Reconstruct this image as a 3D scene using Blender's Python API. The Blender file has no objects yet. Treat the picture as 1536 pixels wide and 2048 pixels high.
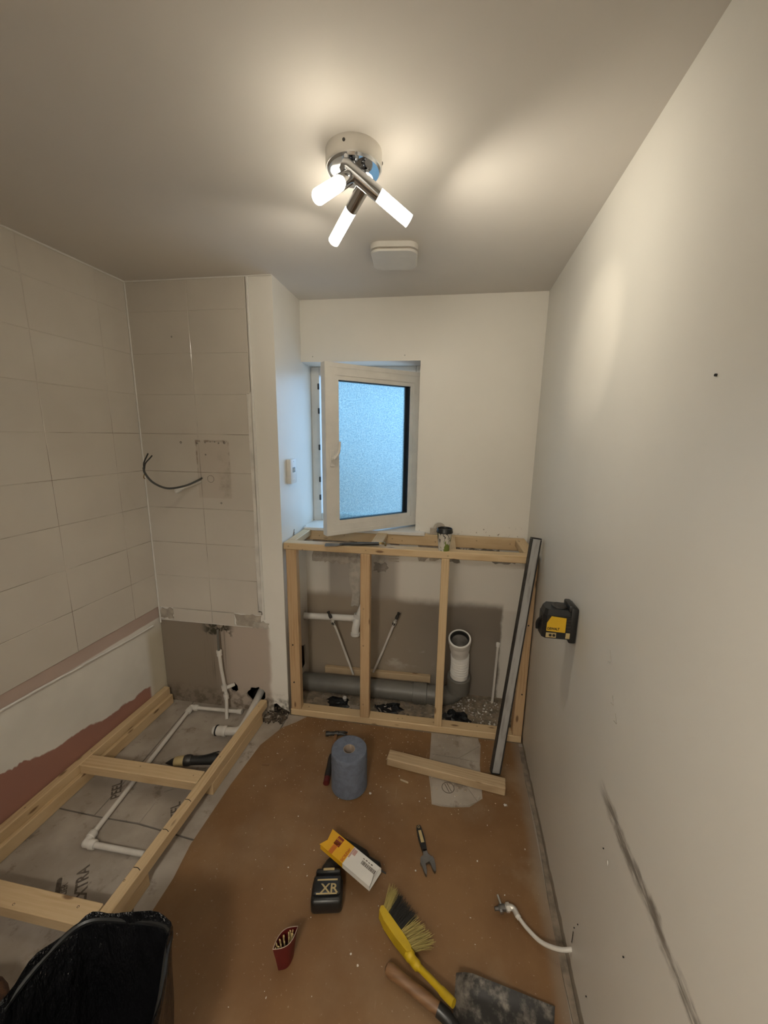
import bpy, bmesh, math, random
from mathutils import Vector as V, Matrix
random.seed(7)
PI = math.pi
SC = bpy.context.scene
COL = SC.collection

# ------------------------------------------------------------------ camera
H = 2.4                        # ceiling height
CH = 0.793                     # x of the boxed-in chase's right side
CF = -0.37                     # y of its front
KL, KR, WR = 0.0432, 0.0382, 2.154
def lx(y): return KL * (y - CF)          # left wall (slightly out of square)
def rx(y): return WR + KR * y            # right wall
cam_d = bpy.data.cameras.new('camera')
cam = bpy.data.objects.new('camera', cam_d)
COL.objects.link(cam)
SC.camera = cam
cam_d.sensor_fit = 'HORIZONTAL'
cam_d.sensor_width = 36.0
cam_d.lens = 36.0 * 770.88 / 1536.0
cam_d.clip_start = 0.02
_p, _yw, _r = 0.1972, 0.1479, 0.0145
_f = V((-math.sin(_yw) * math.cos(_p), math.cos(_yw) * math.cos(_p), -math.sin(_p)))
_rt = V((math.cos(_yw), math.sin(_yw), 0)); _up = _rt.cross(_f)
_r2 = math.cos(_r) * _rt + math.sin(_r) * _up
_u2 = -math.sin(_r) * _rt + math.cos(_r) * _up
_m = Matrix.Identity(4)
for i in range(3):
    _m[i][0], _m[i][1], _m[i][2] = _r2[i], _u2[i], -_f[i]
_m[0][3], _m[1][3], _m[2][3] = 1.6416, -2.2955, 1.6524
cam.matrix_world = _m

# ------------------------------------------------------------------ world (overcast daylight) and exposure
wd = bpy.data.worlds.new('world'); SC.world = wd
wd.use_nodes = True
nt = wd.node_tree; nt.nodes.clear()
out = nt.nodes.new('ShaderNodeOutputWorld'); bg = nt.nodes.new('ShaderNodeBackground')
tc = nt.nodes.new('ShaderNodeTexCoord'); sx = nt.nodes.new('ShaderNodeSeparateXYZ')
rp = nt.nodes.new('ShaderNodeValToRGB'); mr = nt.nodes.new('ShaderNodeMapRange')
nt.links.new(tc.outputs['Generated'], sx.inputs[0])
nt.links.new(sx.outputs['Z'], mr.inputs['Value'])
mr.inputs['From Min'].default_value = -0.4; mr.inputs['From Max'].default_value = 0.8
nt.links.new(mr.outputs[0], rp.inputs['Fac'])
e = rp.color_ramp.elements
e[0].position = 0.22; e[0].color = (0.20, 0.26, 0.34, 1)
e[1].position = 0.40; e[1].color = (0.37, 0.65, 1.0, 1)
e2 = e.new(1.0); e2.color = (0.35, 0.64, 1.0, 1)
nt.links.new(rp.outputs[0], bg.inputs['Color'])
bg.inputs['Strength'].default_value = 3.5
nt.links.new(bg.outputs[0], out.inputs['Surface'])
SC.view_settings.view_transform = 'Standard'
SC.view_settings.look = 'None'
SC.view_settings.exposure = 0.0
SC.view_settings.gamma = 1.0
SC.view_settings.use_curve_mapping = False
HALL_FILL = 66.0                    # unseen fill lamp, added behind the camera to brighten the lower room
LAMP = 21.0                    # glow of the acrylic lamp tubes

# ------------------------------------------------------------------ helpers
WM = {}
def I4(): return Matrix.Identity(4)
def reg(o, m=None): WM[o.name] = m or I4(); return o
def tag(o, label=None, cat=None, group=None, kind=None):
    if label: o['label'] = label
    if cat: o['category'] = cat
    if group: o['group'] = group
    if kind: o['kind'] = kind
    return o
def thing(name, label, cat, loc=(0, 0, 0), group=None):
    o = bpy.data.objects.new(name, None); COL.objects.link(o)
    o.location = loc; o.empty_display_size = 0.05
    tag(o, label, cat, group)
    return reg(o, Matrix.Translation(V(loc)))
def place(o, parent=None, m=None):
    m = m or I4()
    COL.objects.link(o)
    o.matrix_basis = m
    if parent is not None:
        o.parent = parent
        o.matrix_parent_inverse = WM[parent.name].inverted()
    return reg(o, m)
def frame(origin, x, up):
    x = V(x).normalized(); u = V(up)
    y = u.cross(x).normalized(); z = x.cross(y)
    m = I4()
    for i in range(3):
        m[i][0], m[i][1], m[i][2], m[i][3] = x[i], y[i], z[i], V(origin)[i]
    return m
def smooth(pts, n=8):
    P = [V(p) for p in pts]; P = [2 * P[0] - P[1]] + P + [2 * P[-1] - P[-2]]; r = []
    for i in range(1, len(P) - 2):
        a, b, c, d = P[i - 1:i + 3]
        for k in range(n):
            t = k / n
            r.append(0.5 * ((2 * b) + (c - a) * t + (2 * a - 5 * b + 4 * c - d) * t * t + (3 * b - a - 3 * c + d) * t ** 3))
    r.append(P[-2]); return r
def blob(n, rx_, ry_, j, seed, ph=0.0):
    rr = random.Random(seed)
    return [(rx_ * (1 + rr.uniform(-j, j)) * math.cos(2 * PI * k / n + ph), ry_ * (1 + rr.uniform(-j, j)) * math.sin(2 * PI * k / n + ph)) for k in range(n)]

def rrect(cx, cy, w, h, r, n=6):
    o = []
    for (sx_, sy_, a0) in ((1, 1, 0), (-1, 1, PI / 2), (-1, -1, PI), (1, -1, 1.5 * PI)):
        for k in range(n + 1):
            a = a0 + k / n * PI / 2
            o.append((cx + sx_ * (w / 2 - r) + r * math.cos(a), cy + sy_ * (h / 2 - r) + r * math.sin(a)))
    return o
class MB:
    def __init__(self): self.bm = bmesh.new()
    def _xf(self, vs, m):
        if m is not None:
            for v in vs: v.co = m @ v.co
    def box(self, lo, hi, bev=0.0, m=None, seg=1):
        lo, hi = V(lo), V(hi)
        r = bmesh.ops.create_cube(self.bm, size=1.0); vs = r['verts']
        c = (lo + hi) / 2; s = hi - lo
        for v in vs: v.co = V((v.co.x * s.x, v.co.y * s.y, v.co.z * s.z)) + c
        if bev > 0:
            es = {e for v in vs for e in v.link_edges}
            r2 = bmesh.ops.bevel(self.bm, geom=list(es), offset=bev, segments=seg, affect='EDGES', profile=0.5)
            vs = list({v for f in r2['faces'] for v in f.verts} | {v for v in vs if v.is_valid})
        self._xf(vs, m); return self
    def ring(self, c, x, y, r, seg):
        return [self.bm.verts.new(c + x * (r * math.cos(2 * PI * k / seg)) + y * (r * math.sin(2 * PI * k / seg))) for k in range(seg)]
    def skin(self, a, b):
        n = len(a)
        for k in range(n):
            self.bm.faces.new((a[k], a[(k + 1) % n], b[(k + 1) % n], b[k]))
    def tube(self, pts, r, seg=12, caps=True):
        P = [V(p) for p in pts]; n = len(P)
        R = r if isinstance(r, (list, tuple)) else [r] * n
        t = (P[1] - P[0]).normalized()
        x = t.orthogonal().normalized(); prev = None; first = None
        for i in range(n):
            if i == 0: tt = P[1] - P[0]
            elif i == n - 1: tt = P[-1] - P[-2]
            else: tt = (P[i + 1] - P[i]).normalized() + (P[i] - P[i - 1]).normalized()
            tt.normalize()
            x = (x - tt * x.dot(tt)).normalized(); y = tt.cross(x)
            ring = self.ring(P[i], x, y, R[i], seg)
            if prev: self.skin(prev, ring)
            else: first = ring
            prev = ring
        if caps:
            self.bm.faces.new(list(reversed(first))); self.bm.faces.new(prev)
        return self
    def cyl(self, a, b, r0, r1=None, seg=20, caps=True):
        return self.tube([a, b], [r0, r0 if r1 is None else r1], seg, caps)
    def lathe(self, prof, o, ax, seg=32):
        o, ax = V(o), V(ax).normalized(); x = ax.orthogonal().normalized(); y = ax.cross(x); prev = None
        for r, h in prof:
            c = o + ax * h
            ring = [self.bm.verts.new(c)] if r < 1e-6 else self.ring(c, x, y, r, seg)
            if prev:
                if len(prev) == 1 and len(ring) > 1:
                    for k in range(seg): self.bm.faces.new((prev[0], ring[(k + 1) % seg], ring[k]))
                elif len(ring) == 1 and len(prev) > 1:
                    for k in range(seg): self.bm.faces.new((prev[k], prev[(k + 1) % seg], ring[0]))
                elif len(ring) > 1: self.skin(prev, ring)
            prev = ring
        return self
    def prism(self, pts, z0, z1, m=None, taper=1.0):
        n = len(pts); cx = sum(p[0] for p in pts) / n; cy = sum(p[1] for p in pts) / n
        a = [self.bm.verts.new((p[0], p[1], z0)) for p in pts]
        b = [self.bm.verts.new((cx + (p[0] - cx) * taper, cy + (p[1] - cy) * taper, z1)) for p in pts]
        self.skin(a, b)
        f = [self.bm.faces.new(list(reversed(a))), self.bm.faces.new(b)]
        self._xf(a + b, m); return self
    def ico(self, c, r, sub=1, sc=(1, 1, 1), jit=0.0, rnd=random):
        vs = bmesh.ops.create_icosphere(self.bm, subdivisions=sub, radius=1.0)['verts']
        for v in vs:
            k = 1 + rnd.uniform(-jit, jit)
            v.co = V(c) + V((v.co.x * r * sc[0] * k, v.co.y * r * sc[1] * k, v.co.z * r * sc[2] * k))
        return self
    def sheet(self, outline, holes, th, m):
        """flat panel (x,y outline) with real holes, thickness th along -z of m"""
        bm = bmesh.new()
        for loop in [outline] + holes:
            vs = [bm.verts.new((p[0], p[1], 0)) for p in loop]
            for k in range(len(vs)): bm.edges.new((vs[k], vs[(k + 1) % len(vs)]))
        bmesh.ops.triangle_fill(bm, use_beauty=True, edges=bm.edges[:])
        bmesh.ops.recalc_face_normals(bm, faces=bm.faces[:])
        r = bmesh.ops.extrude_face_region(bm, geom=bm.faces[:])
        for g in r['geom']:
            if isinstance(g, bmesh.types.BMVert): g.co.z -= th
        for v in bm.verts: v.co = m @ v.co
        bmesh.ops.recalc_face_normals(bm, faces=bm.faces[:])
        me = bpy.data.meshes.new('t'); bm.to_mesh(me); bm.free()
        self.bm.from_mesh(me); bpy.data.meshes.remove(me); return self
    def mesh(self, name, mat, ang=35, fix=True):
        if fix: bmesh.ops.recalc_face_normals(self.bm, faces=self.bm.faces[:])
        me = bpy.data.meshes.new(name); self.bm.to_mesh(me); self.bm.free()
        for p in me.polygons: p.use_smooth = True
        me.set_sharp_from_angle(angle=math.radians(ang))
        me.materials.append(mat); return me
    def build(self, name, mat, parent=None, ang=35, m=None, fix=True):
        return place(bpy.data.objects.new(name, self.mesh(name, mat, ang, fix)), parent, m)

def struct(name, mb, mat, parent=None):
    o = mb.build(name, mat, parent)
    if parent is None: o['kind'] = 'structure'
    return o

# ---- materials
class NT:
    def __init__(self, name):
        self.m = bpy.data.materials.new(name); self.m.use_nodes = True
        self.t = self.m.node_tree; self.b = self.t.nodes['Principled BSDF']
    def n(self, typ, **k):
        o = self.t.nodes.new('ShaderNode' + typ)
        for a, v in k.items():
            if hasattr(o, a): setattr(o, a, v)
            else: o.inputs[a.replace('_', ' ')].default_value = v
        return o
    def l(self, a, b): self.t.links.new(a, b)
    def val(self, x, sock):
        if hasattr(x, 'is_output'): self.l(x, sock)
        else: sock.default_value = x
    def math(self, op, a, b=None, c=None, clamp=False):
        o = self.n('Math', operation=op); o.use_clamp = clamp
        self.val(a, o.inputs[0])
        if b is not None: self.val(b, o.inputs[1])
        if c is not None: self.val(c, o.inputs[2])
        return o.outputs[0]
    def mix(self, f, a, b):
        o = self.n('Mix', data_type='RGBA')
        self.val(f, o.inputs['Factor'])
        for x, s in ((a, o.inputs[6]), (b, o.inputs[7])):
            if hasattr(x, 'is_output'): self.l(x, s)
            else: s.default_value = (*x, 1)
        return o.outputs[2]
    def noise(self, vec, scale, det=4, rough=0.55):
        o = self.n('TexNoise'); o.inputs['Scale'].default_value = scale; o.inputs['Detail'].default_value = det
        o.inputs['Roughness'].default_value = rough
        if vec is not None: self.l(vec, o.inputs['Vector'])
        return o.outputs['Fac']
    def step(self, x, a, b):
        o = self.n('MapRange'); o.interpolation_type = 'SMOOTHSTEP'
        self.val(x, o.inputs['Value']); o.inputs['From Min'].default_value = a; o.inputs['From Max'].default_value = b
        return o.outputs[0]
    def pos(self):
        g = self.n('NewGeometry'); s = self.n('SeparateXYZ'); self.l(g.outputs['Position'], s.inputs[0])
        return g.outputs['Position'], s.outputs[0], s.outputs[1], s.outputs[2]
    def obj(self): return self.n('TexCoord').outputs['Object']
    def scale(self, vec, s):
        o = self.n('Mapping'); o.inputs['Scale'].default_value = s; self.l(vec, o.inputs['Vector']); return o.outputs[0]
    def bump(self, h, strength=0.2, dist=0.01):
        o = self.n('Bump'); o.inputs['Strength'].default_value = strength; o.inputs['Distance'].default_value = dist
        self.l(h, o.inputs['Height']); self.l(o.outputs[0], self.b.inputs['Normal'])
    def box(self, v, a, b, soft=0.01):
        """1 where a<v<b"""
        return self.math('MULTIPLY', self.step(v, a - soft, a + soft), self.math('SUBTRACT', 1.0, self.step(v, b - soft, b + soft)))
    def color(self, c): self.val(c if hasattr(c, 'is_output') else (*c, 1), self.b.inputs['Base Color'])
    def set(self, rough=0.5, metal=0.0, **k):
        self.b.inputs['Roughness'].default_value = rough; self.b.inputs['Metallic'].default_value = metal
        for a, v in k.items(): self.b.inputs[a.replace('_', ' ')].default_value = v

def M(name, c, rough=0.5, metal=0.0, var=0.12, sc=12, bump=0.0, bsc=60, c2=None):
    t = NT(name); v = t.obj(); n = t.noise(v, sc)
    d = c2 or tuple(x * (1 - var * 2) for x in c)
    t.color(t.mix(t.step(n, 0.3, 0.7), d, c)); t.set(rough, metal)
    if bump: t.bump(t.noise(v, bsc, 3), bump, 0.005)
    return t.m

PAINT = (0.80, 0.765, 0.70)
def paint_wall(name, extra=None, base=PAINT, rough=0.42):
    t = NT(name); P, x, y, z = t.pos()
    n = t.noise(P, 2.2); c = t.mix(t.step(n, 0.3, 0.75), tuple(k * 0.955 for k in base), base)
    if extra: c = extra(t, P, x, y, z, c)
    t.color(c); t.set(rough); t.bump(t.noise(P, 180, 2), 0.04, 0.002)
    return t.m

def ex_right(t, P, x, y, z, c):
    w = t.math('MULTIPLY', t.noise(P, 16, 5), 0.06)
    d = t.math('ABSOLUTE', t.math('SUBTRACT', t.math('ADD', z, w), 0.752))
    streak = t.noise(t.scale(P, (30, 9, 60)), 1.0, 5, 0.7)
    band = t.math('SUBTRACT', 1.0, t.step(d, 0.010, 0.030))
    m = t.math('MULTIPLY', t.math('MULTIPLY', band, t.box(y, -1.80, -1.36, 0.05)), t.step(streak, 0.30, 0.58))
    c = t.mix(t.math('MULTIPLY', m, 0.85), c, (0.13, 0.11, 0.09))
    # bare grey plaster edge by the floor
    e = t.math('ADD', t.math('MULTIPLY', t.noise(P, 14, 4), 0.05), t.math('MULTIPLY', y, -0.012))
    f = t.math('SUBTRACT', 1.0, t.step(t.math('SUBTRACT', z, e), -0.006, 0.004))
    return t.mix(f, c, (0.30, 0.26, 0.20))
def ex_back(t, P, x, y, z, c):
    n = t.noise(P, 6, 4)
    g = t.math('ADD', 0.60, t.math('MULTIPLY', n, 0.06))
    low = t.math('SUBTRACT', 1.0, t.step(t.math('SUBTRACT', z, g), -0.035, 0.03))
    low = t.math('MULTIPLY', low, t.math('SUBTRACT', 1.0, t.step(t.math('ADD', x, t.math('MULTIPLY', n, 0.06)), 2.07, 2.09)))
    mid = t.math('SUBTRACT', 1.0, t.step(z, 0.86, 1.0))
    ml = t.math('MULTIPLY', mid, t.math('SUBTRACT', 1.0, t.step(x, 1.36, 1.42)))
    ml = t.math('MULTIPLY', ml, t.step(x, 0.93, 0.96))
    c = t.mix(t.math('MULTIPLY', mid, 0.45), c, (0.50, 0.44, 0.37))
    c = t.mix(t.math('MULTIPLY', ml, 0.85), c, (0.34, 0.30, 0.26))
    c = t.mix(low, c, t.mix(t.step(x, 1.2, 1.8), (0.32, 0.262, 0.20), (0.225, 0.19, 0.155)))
    smear = t.math('MULTIPLY', t.step(t.noise(t.scale(P, (3, 1, 5)), 2.0, 5), 0.55, 0.68), t.box(z, 0.15, 0.33, 0.05))
    smear = t.math('MULTIPLY', smear, t.box(x, 1.30, 1.70, 0.05))
    c = t.mix(t.math('MULTIPLY', smear, 0.7), c, (0.52, 0.47, 0.41))
    spots = t.step(t.noise(t.scale(P, (1, 1, 0.7)), 55, 3), 0.63, 0.70)
    spots = t.math('MULTIPLY', spots, t.box(z, 1.065, 1.12, 0.02))
    return t.mix(spots, c, (0.22, 0.18, 0.13))
def ex_left(t, P, x, y, z, c):
    n = t.noise(P, 7, 5)
    bd = t.math('ADD', t.math('MULTIPLY_ADD', y, -0.10, 0.085), t.math('MULTIPLY', n, 0.09))
    s = t.step(t.math('MULTIPLY', y, -1.0), 1.0, 1.25)
    bd = t.math('ADD', bd, t.math('MULTIPLY', s, t.math('MULTIPLY', t.noise(t.scale(P, (1, 14, 2)), 1.0, 3), 0.12)))
    pink = t.math('SUBTRACT', 1.0, t.step(t.math('SUBTRACT', z, bd), -0.004, 0.006))
    c = t.mix(t.step(t.noise(P, 3, 3), 0.35, 0.7), tuple(k * 0.86 for k in PAINT), c)
    yel = t.math('MULTIPLY', t.step(y, -0.50, -0.45), t.math('SUBTRACT', 1.0, t.step(z, 0.44, 0.58)))
    c = t.mix(t.math('MULTIPLY', yel, 0.55), c, (0.45, 0.37, 0.21))
    pink = t.math('MULTIPLY', pink, t.math('SUBTRACT', 1.0, t.step(y, -0.50, -0.48)))
    c = t.mix(pink, c, (0.34, 0.165, 0.125))
    strip = t.box(t.math('ADD', z, t.math('MULTIPLY', n, 0.01)), 0.565, 0.70, 0.004)
    return t.mix(t.math('MULTIPLY', strip, 0.8), c, (0.42, 0.29, 0.235))
def ex_chase(t, P, x, y, z, c):
    n = t.noise(P, 6, 4)
    m = t.math('SUBTRACT', 1.0, t.step(t.math('ADD', z, t.math('MULTIPLY', n, 0.02)), 0.555, 0.567))
    m = t.math('MULTIPLY', m, t.math('SUBTRACT', 1.0, t.step(t.math('ADD', x, t.math('MULTIPLY', n, 0.05)), 0.70, 0.73)))
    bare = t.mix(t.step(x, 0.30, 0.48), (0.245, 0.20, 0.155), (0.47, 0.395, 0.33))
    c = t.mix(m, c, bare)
    dr = t.step(t.noise(t.scale(P, (95, 1, 1.2)), 1.0, 2), 0.53, 0.62)
    dr = t.math('MULTIPLY', dr, t.box(x, 0.285, 0.41, 0.02))
    dr = t.math('MULTIPLY', dr, t.box(z, 0.22, 0.555, 0.10))
    c = t.mix(t.math('MULTIPLY', dr, 0.75), c, (0.07, 0.055, 0.035))
    mould = t.math('MULTIPLY', t.step(t.math('ADD', t.noise(P, 26, 4), t.math('MULTIPLY', z, 2.0)), 1.50, 1.60), t.math('MULTIPLY', t.box(x, 0.285, 0.455, 0.03), t.box(z, 0.47, 0.56, 0.012)))
    c = t.mix(t.math('MULTIPLY', mould, 0.95), c, (0.03, 0.028, 0.016))
    grime = t.math('MULTIPLY', t.step(t.noise(P, 22, 4), 0.42, 0.62), t.box(z, -0.1, 0.10, 0.05))
    return t.mix(t.math('MULTIPLY', grime, 0.8), c, (0.12, 0.09, 0.06))
def ex_side(t, P, x, y, z, c):
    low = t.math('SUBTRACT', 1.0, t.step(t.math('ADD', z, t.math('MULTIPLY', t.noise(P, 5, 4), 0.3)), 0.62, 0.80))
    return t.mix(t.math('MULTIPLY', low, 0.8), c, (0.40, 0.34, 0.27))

m_right = paint_wall('right_wall_paint', ex_right)
m_back = paint_wall('back_wall_paint', ex_back)
m_left = paint_wall('left_wall_paint', ex_left)
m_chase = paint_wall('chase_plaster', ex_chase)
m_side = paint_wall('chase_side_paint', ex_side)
m_plain = paint_wall('plain_wall_paint')
m_ceil = paint_wall('ceiling_paint', base=(0.70, 0.655, 0.60), rough=0.75)

def tile_mat():
    t = NT('glazed_wall_tile'); P, x, y, z = t.pos()
    n = t.noise(P, 3.0); c = t.mix(t.step(n, 0.3, 0.7), (0.56, 0.51, 0.445), (0.60, 0.55, 0.48))
    on = t.step(y, -0.40, -0.37)                      # old shower unit's outline on the chase tiles
    r = t.math('MULTIPLY', t.box(x, 0.327, 0.52, 0.004), t.box(z, 1.30, 1.612, 0.004))
    r = t.math('MULTIPLY', r, on)
    edge = t.math('SUBTRACT', r, t.math('MULTIPLY', t.math('MULTIPLY', t.box(x, 0.336, 0.512, 0.004), t.box(z, 1.32, 1.602, 0.004)), on), clamp=True)
    c = t.mix(t.math('MULTIPLY', r, 0.30), c, (0.42, 0.33, 0.26))
    ef = t.math('MULTIPLY', t.step(t.noise(P, 26, 4), 0.42, 0.62), t.step(z, 1.36, 1.60))
    c = t.mix(t.math('MULTIPLY', t.math('MULTIPLY', edge, ef), 0.8), c, (0.20, 0.14, 0.10))
    gr = t.math('MULTIPLY', t.math('MULTIPLY', t.box(x, 0.455, 0.515, 0.02), t.box(z, 1.30, 1.52, 0.06)), t.step(t.noise(P, 9, 4), 0.4, 0.6))
    c = t.mix(t.math('MULTIPLY', t.math('MULTIPLY', gr, on), 0.5), c, (0.20, 0.16, 0.12))
    t.color(c); t.set(0.16); t.bump(t.noise(P, 5, 2), 0.02, 0.01)
    return t.m
m_tile = tile_mat()
def grout_mat():
    t = NT('grout'); P, x, y, z = t.pos()
    d = t.math('MULTIPLY', t.step(t.noise(P, 4.5, 3), 0.36, 0.60), t.math('SUBTRACT', 1.0, t.step(z, 1.55, 1.95)))
    d = t.math('ADD', t.math('MULTIPLY', d, 0.85), 0.12)
    t.color(t.mix(d, (0.62, 0.57, 0.50), (0.19, 0.145, 0.10))); t.set(0.9); return t.m
m_grout = grout_mat()

def wood(name, light, dark, rough=0.6, gs=1.0):
    t = NT(name); o = t.obj(); oi = t.n('ObjectInfo')
    add = t.n('VectorMath', operation='ADD'); sc_ = t.n('VectorMath', operation='SCALE'); sc_.inputs['Scale'].default_value = 37.0
    cmb = t.n('CombineXYZ')
    for i in range(3): t.l(oi.outputs['Random'], cmb.inputs[i])
    t.l(cmb.outputs[0], sc_.inputs[0]); t.l(o, add.inputs[0]); t.l(sc_.outputs[0], add.inputs[1])
    v = add.outputs[0]
    warp = t.noise(t.scale(v, (2.5, 12, 12)), 1.0, 3)
    g = t.n('TexWave', wave_type='BANDS', bands_direction='Y'); g.inputs['Scale'].default_value = 14 * gs
    g.inputs['Distortion'].default_value = 7; g.inputs['Detail'].default_value = 3; g.inputs['Detail Scale'].default_value = 0.8
    t.l(t.scale(v, (0.35, 1.4, 1.2)), g.inputs['Vector'])
    fib = t.noise(t.scale(v, (10, 260, 260)), 1.0, 3)
    c = t.mix(t.math('MULTIPLY', g.outputs['Fac'], t.step(warp, 0.35, 0.75)), light, dark)
    c = t.mix(t.math('MULTIPLY', t.step(fib, 0.45, 0.7), 0.30), c, dark)
    vo = t.n('TexVoronoi'); vo.inputs['Scale'].default_value = 1.0; t.l(t.scale(v, (5.5, 17, 17)), vo.inputs['Vector'])
    k = t.math('SUBTRACT', 1.0, t.step(vo.outputs['Distance'], 0.07, 0.16))
    c = t.mix(t.math('MULTIPLY', k, 0.85), c, (0.13, 0.06, 0.022))
    t.color(c); t.set(rough); t.bump(fib, 0.12, 0.001)
    return t.m
m_pine = wood('sawn_pine', (0.60, 0.44, 0.255), (0.49, 0.335, 0.175))
m_pine_red = wood('reddish_pine', (0.53, 0.36, 0.20), (0.41, 0.245, 0.115))
m_pine_old = wood('dirty_pine', (0.48, 0.355, 0.215), (0.34, 0.235, 0.13), 0.75)
m_handle_wood = wood('varnished_handle_wood', (0.215, 0.112, 0.050), (0.14, 0.068, 0.028), 0.45)

def floor_grey():
    t = NT('grey_backer_board'); P, x, y, z = t.pos()
    c = t.mix(t.step(t.noise(P, 5, 5), 0.35, 0.68), (0.295, 0.25, 0.205), (0.40, 0.35, 0.295))
    d = t.step(t.noise(P, 11, 6, 0.65), 0.56, 0.70)
    c = t.mix(t.math('MULTIPLY', d, 0.75), c, (0.14, 0.105, 0.075))
    d2 = t.step(t.noise(P, 26, 5, 0.7), 0.62, 0.72)
    c = t.mix(t.math('MULTIPLY', d2, 0.5), c, (0.10, 0.075, 0.055))
    t.color(c); t.set(0.75); t.bump(t.noise(P, 90, 3), 0.1, 0.002); return t.m
m_board = floor_grey()
def floor_brown():
    t = NT('brown_dusty_hardboard'); P, x, y, z = t.pos()
    c = t.mix(t.step(t.noise(P, 3.2, 5), 0.35, 0.7), (0.175, 0.088, 0.033), (0.225, 0.122, 0.050))
    dust = t.math('MULTIPLY', t.step(t.noise(P, 2.3, 6, 0.6), 0.46, 0.72), t.math('ADD', 0.25, t.math('MULTIPLY', t.step(x, 1.70, 2.08), 0.6)))
    c = t.mix(dust, c, (0.30, 0.225, 0.145))
    sp = t.step(t.noise(P, 130, 3), 0.67, 0.74)
    c = t.mix(t.math('MULTIPLY', sp, 0.5), c, (0.42, 0.34, 0.25))
    scr = t.step(t.noise(t.scale(P, (90, 6, 1)), 1.0, 3), 0.70, 0.76)
    c = t.mix(t.math('MULTIPLY', scr, 0.35), c, (0.38, 0.29, 0.20))
    edge = t.step(t.math('SUBTRACT', x, t.math('MULTIPLY', y, KR)), WR - 0.075, WR - 0.02)
    c = t.mix(t.math('MULTIPLY', edge, 0.7), c, (0.25, 0.20, 0.15))
    t.color(c); t.set(0.62); t.bump(t.noise(P, 160, 3), 0.12, 0.001); return t.m
m_brown = floor_brown()
m_mud_hall = M('hall_floor', (0.36, 0.28, 0.2), 0.7)

m_pvc = M('white_pvc', (0.74, 0.71, 0.66), 0.35, var=0.04)
m_pipe = M('white_plastic_pipe', (0.66, 0.62, 0.56), 0.4, var=0.06)
m_soil = M('grey_soil_pipe', (0.155, 0.145, 0.125), 0.45, var=0.12, sc=6)
m_black = M('black_plastic', (0.012, 0.012, 0.012), 0.35, var=0.1)
m_rubber = M('black_rubber', (0.014, 0.013, 0.012), 0.6)
m_chrome = M('chrome', (0.62, 0.63, 0.65), 0.06, 1.0, var=0.02)
m_satin = M('satin_nickel', (0.72, 0.69, 0.64), 0.35, 0.6, var=0.03)
m_steel = M('worn_steel', (0.26, 0.25, 0.24), 0.42, 0.9, var=0.15)
m_dsteel = M('dark_steel', (0.09, 0.085, 0.08), 0.5, 0.8, var=0.2, sc=30)
m_brass = M('brass', (0.36, 0.25, 0.11), 0.35, 0.9, var=0.15)
m_alu = M('aluminium', (0.42, 0.42, 0.41), 0.42, 0.55, var=0.1, sc=20)
m_yellow = M('yellow_plastic', (0.62, 0.37, 0.015), 0.4, var=0.06)
m_yelb = M('bright_yellow_plastic', (0.55, 0.37, 0.012), 0.42, var=0.1)
m_gold = M('gold_print', (0.50, 0.38, 0.18), 0.5)
m_red = M('red_card', (0.11, 0.006, 0.005), 0.55, var=0.1)
m_white_card = M('white_card', (0.68, 0.65, 0.60), 0.6, var=0.03)
m_yel_card = M('yellow_card', (0.70, 0.37, 0.01), 0.5, var=0.05)
m_orange = M('orange_print', (0.60, 0.16, 0.012), 0.5)
m_dkred = M('dark_red_print', (0.22, 0.028, 0.010), 0.5)
m_pinkp = M('pink_print', (0.55, 0.33, 0.29), 0.6)
m_ink = M('dark_ink', (0.060, 0.047, 0.036), 0.7, sc=60, c2=(0.14, 0.11, 0.085))
m_blackink = M('black_ink', (0.012, 0.010, 0.009), 0.6)
m_blue = M('blue_paper', (0.145, 0.165, 0.215), 0.9, var=0.10, sc=40, bump=0.5, bsc=90)
m_core = M('cardboard_core', (0.40, 0.31, 0.24), 0.9)
m_plaster = M('old_plaster', (0.50, 0.45, 0.385), 0.95, var=0.12, sc=25, bump=0.8, bsc=40)
m_adh = M('tile_adhesive', (0.46, 0.40, 0.33), 0.95, var=0.15, sc=25, bump=0.9, bsc=50)
m_gadh = M('grey_adhesive', (0.30, 0.27, 0.235), 0.95, var=0.15, sc=25, bump=0.6, bsc=50)
m_resid = M('skirting_residue', (0.27, 0.215, 0.16), 0.95, var=0.25, sc=20)
m_dark = M('dark_dirt', (0.035, 0.028, 0.020), 1.0, var=0.3, sc=40)
m_rubd = M('dark_rubble', (0.13, 0.095, 0.065), 1.0, var=0.4, sc=60)
m_rub = M('rubble', (0.32, 0.265, 0.20), 1.0, var=0.3, sc=35)
m_mud = M('dusty_screed', (0.30, 0.235, 0.165), 1.0, var=0.25, sc=18, bump=0.8, bsc=60)
m_chip = M('pale_wood_chip', (0.62, 0.50, 0.34), 0.9)
m_crumb = M('white_crumb', (0.72, 0.68, 0.62), 0.9)
m_poly = M('black_membrane', (0.010, 0.011, 0.013), 0.25, sc=20, bump=0.6, bsc=30)
m_stick = M('wooden_stick', (0.52, 0.38, 0.17), 0.7, var=0.15, sc=60)
m_bristle = M('yellow_bristle', (0.42, 0.33, 0.10), 0.7)
m_bristle_k = M('black_bristle', (0.02, 0.018, 0.014), 0.7)
m_screen = M('display_screen', (0.03, 0.055, 0.065), 0.2)
m_cable = M('black_cable', (0.025, 0.028, 0.025), 0.5)
m_greyc = M('grey_cable', (0.055, 0.055, 0.050), 0.5)
m_box = M('brown_fur_fabric', (0.09, 0.038, 0.014), 0.95, var=0.3, sc=50, bump=0.8, bsc=150)
m_gasket = M('dark_gasket', (0.016, 0.022, 0.030), 0.4)

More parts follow.
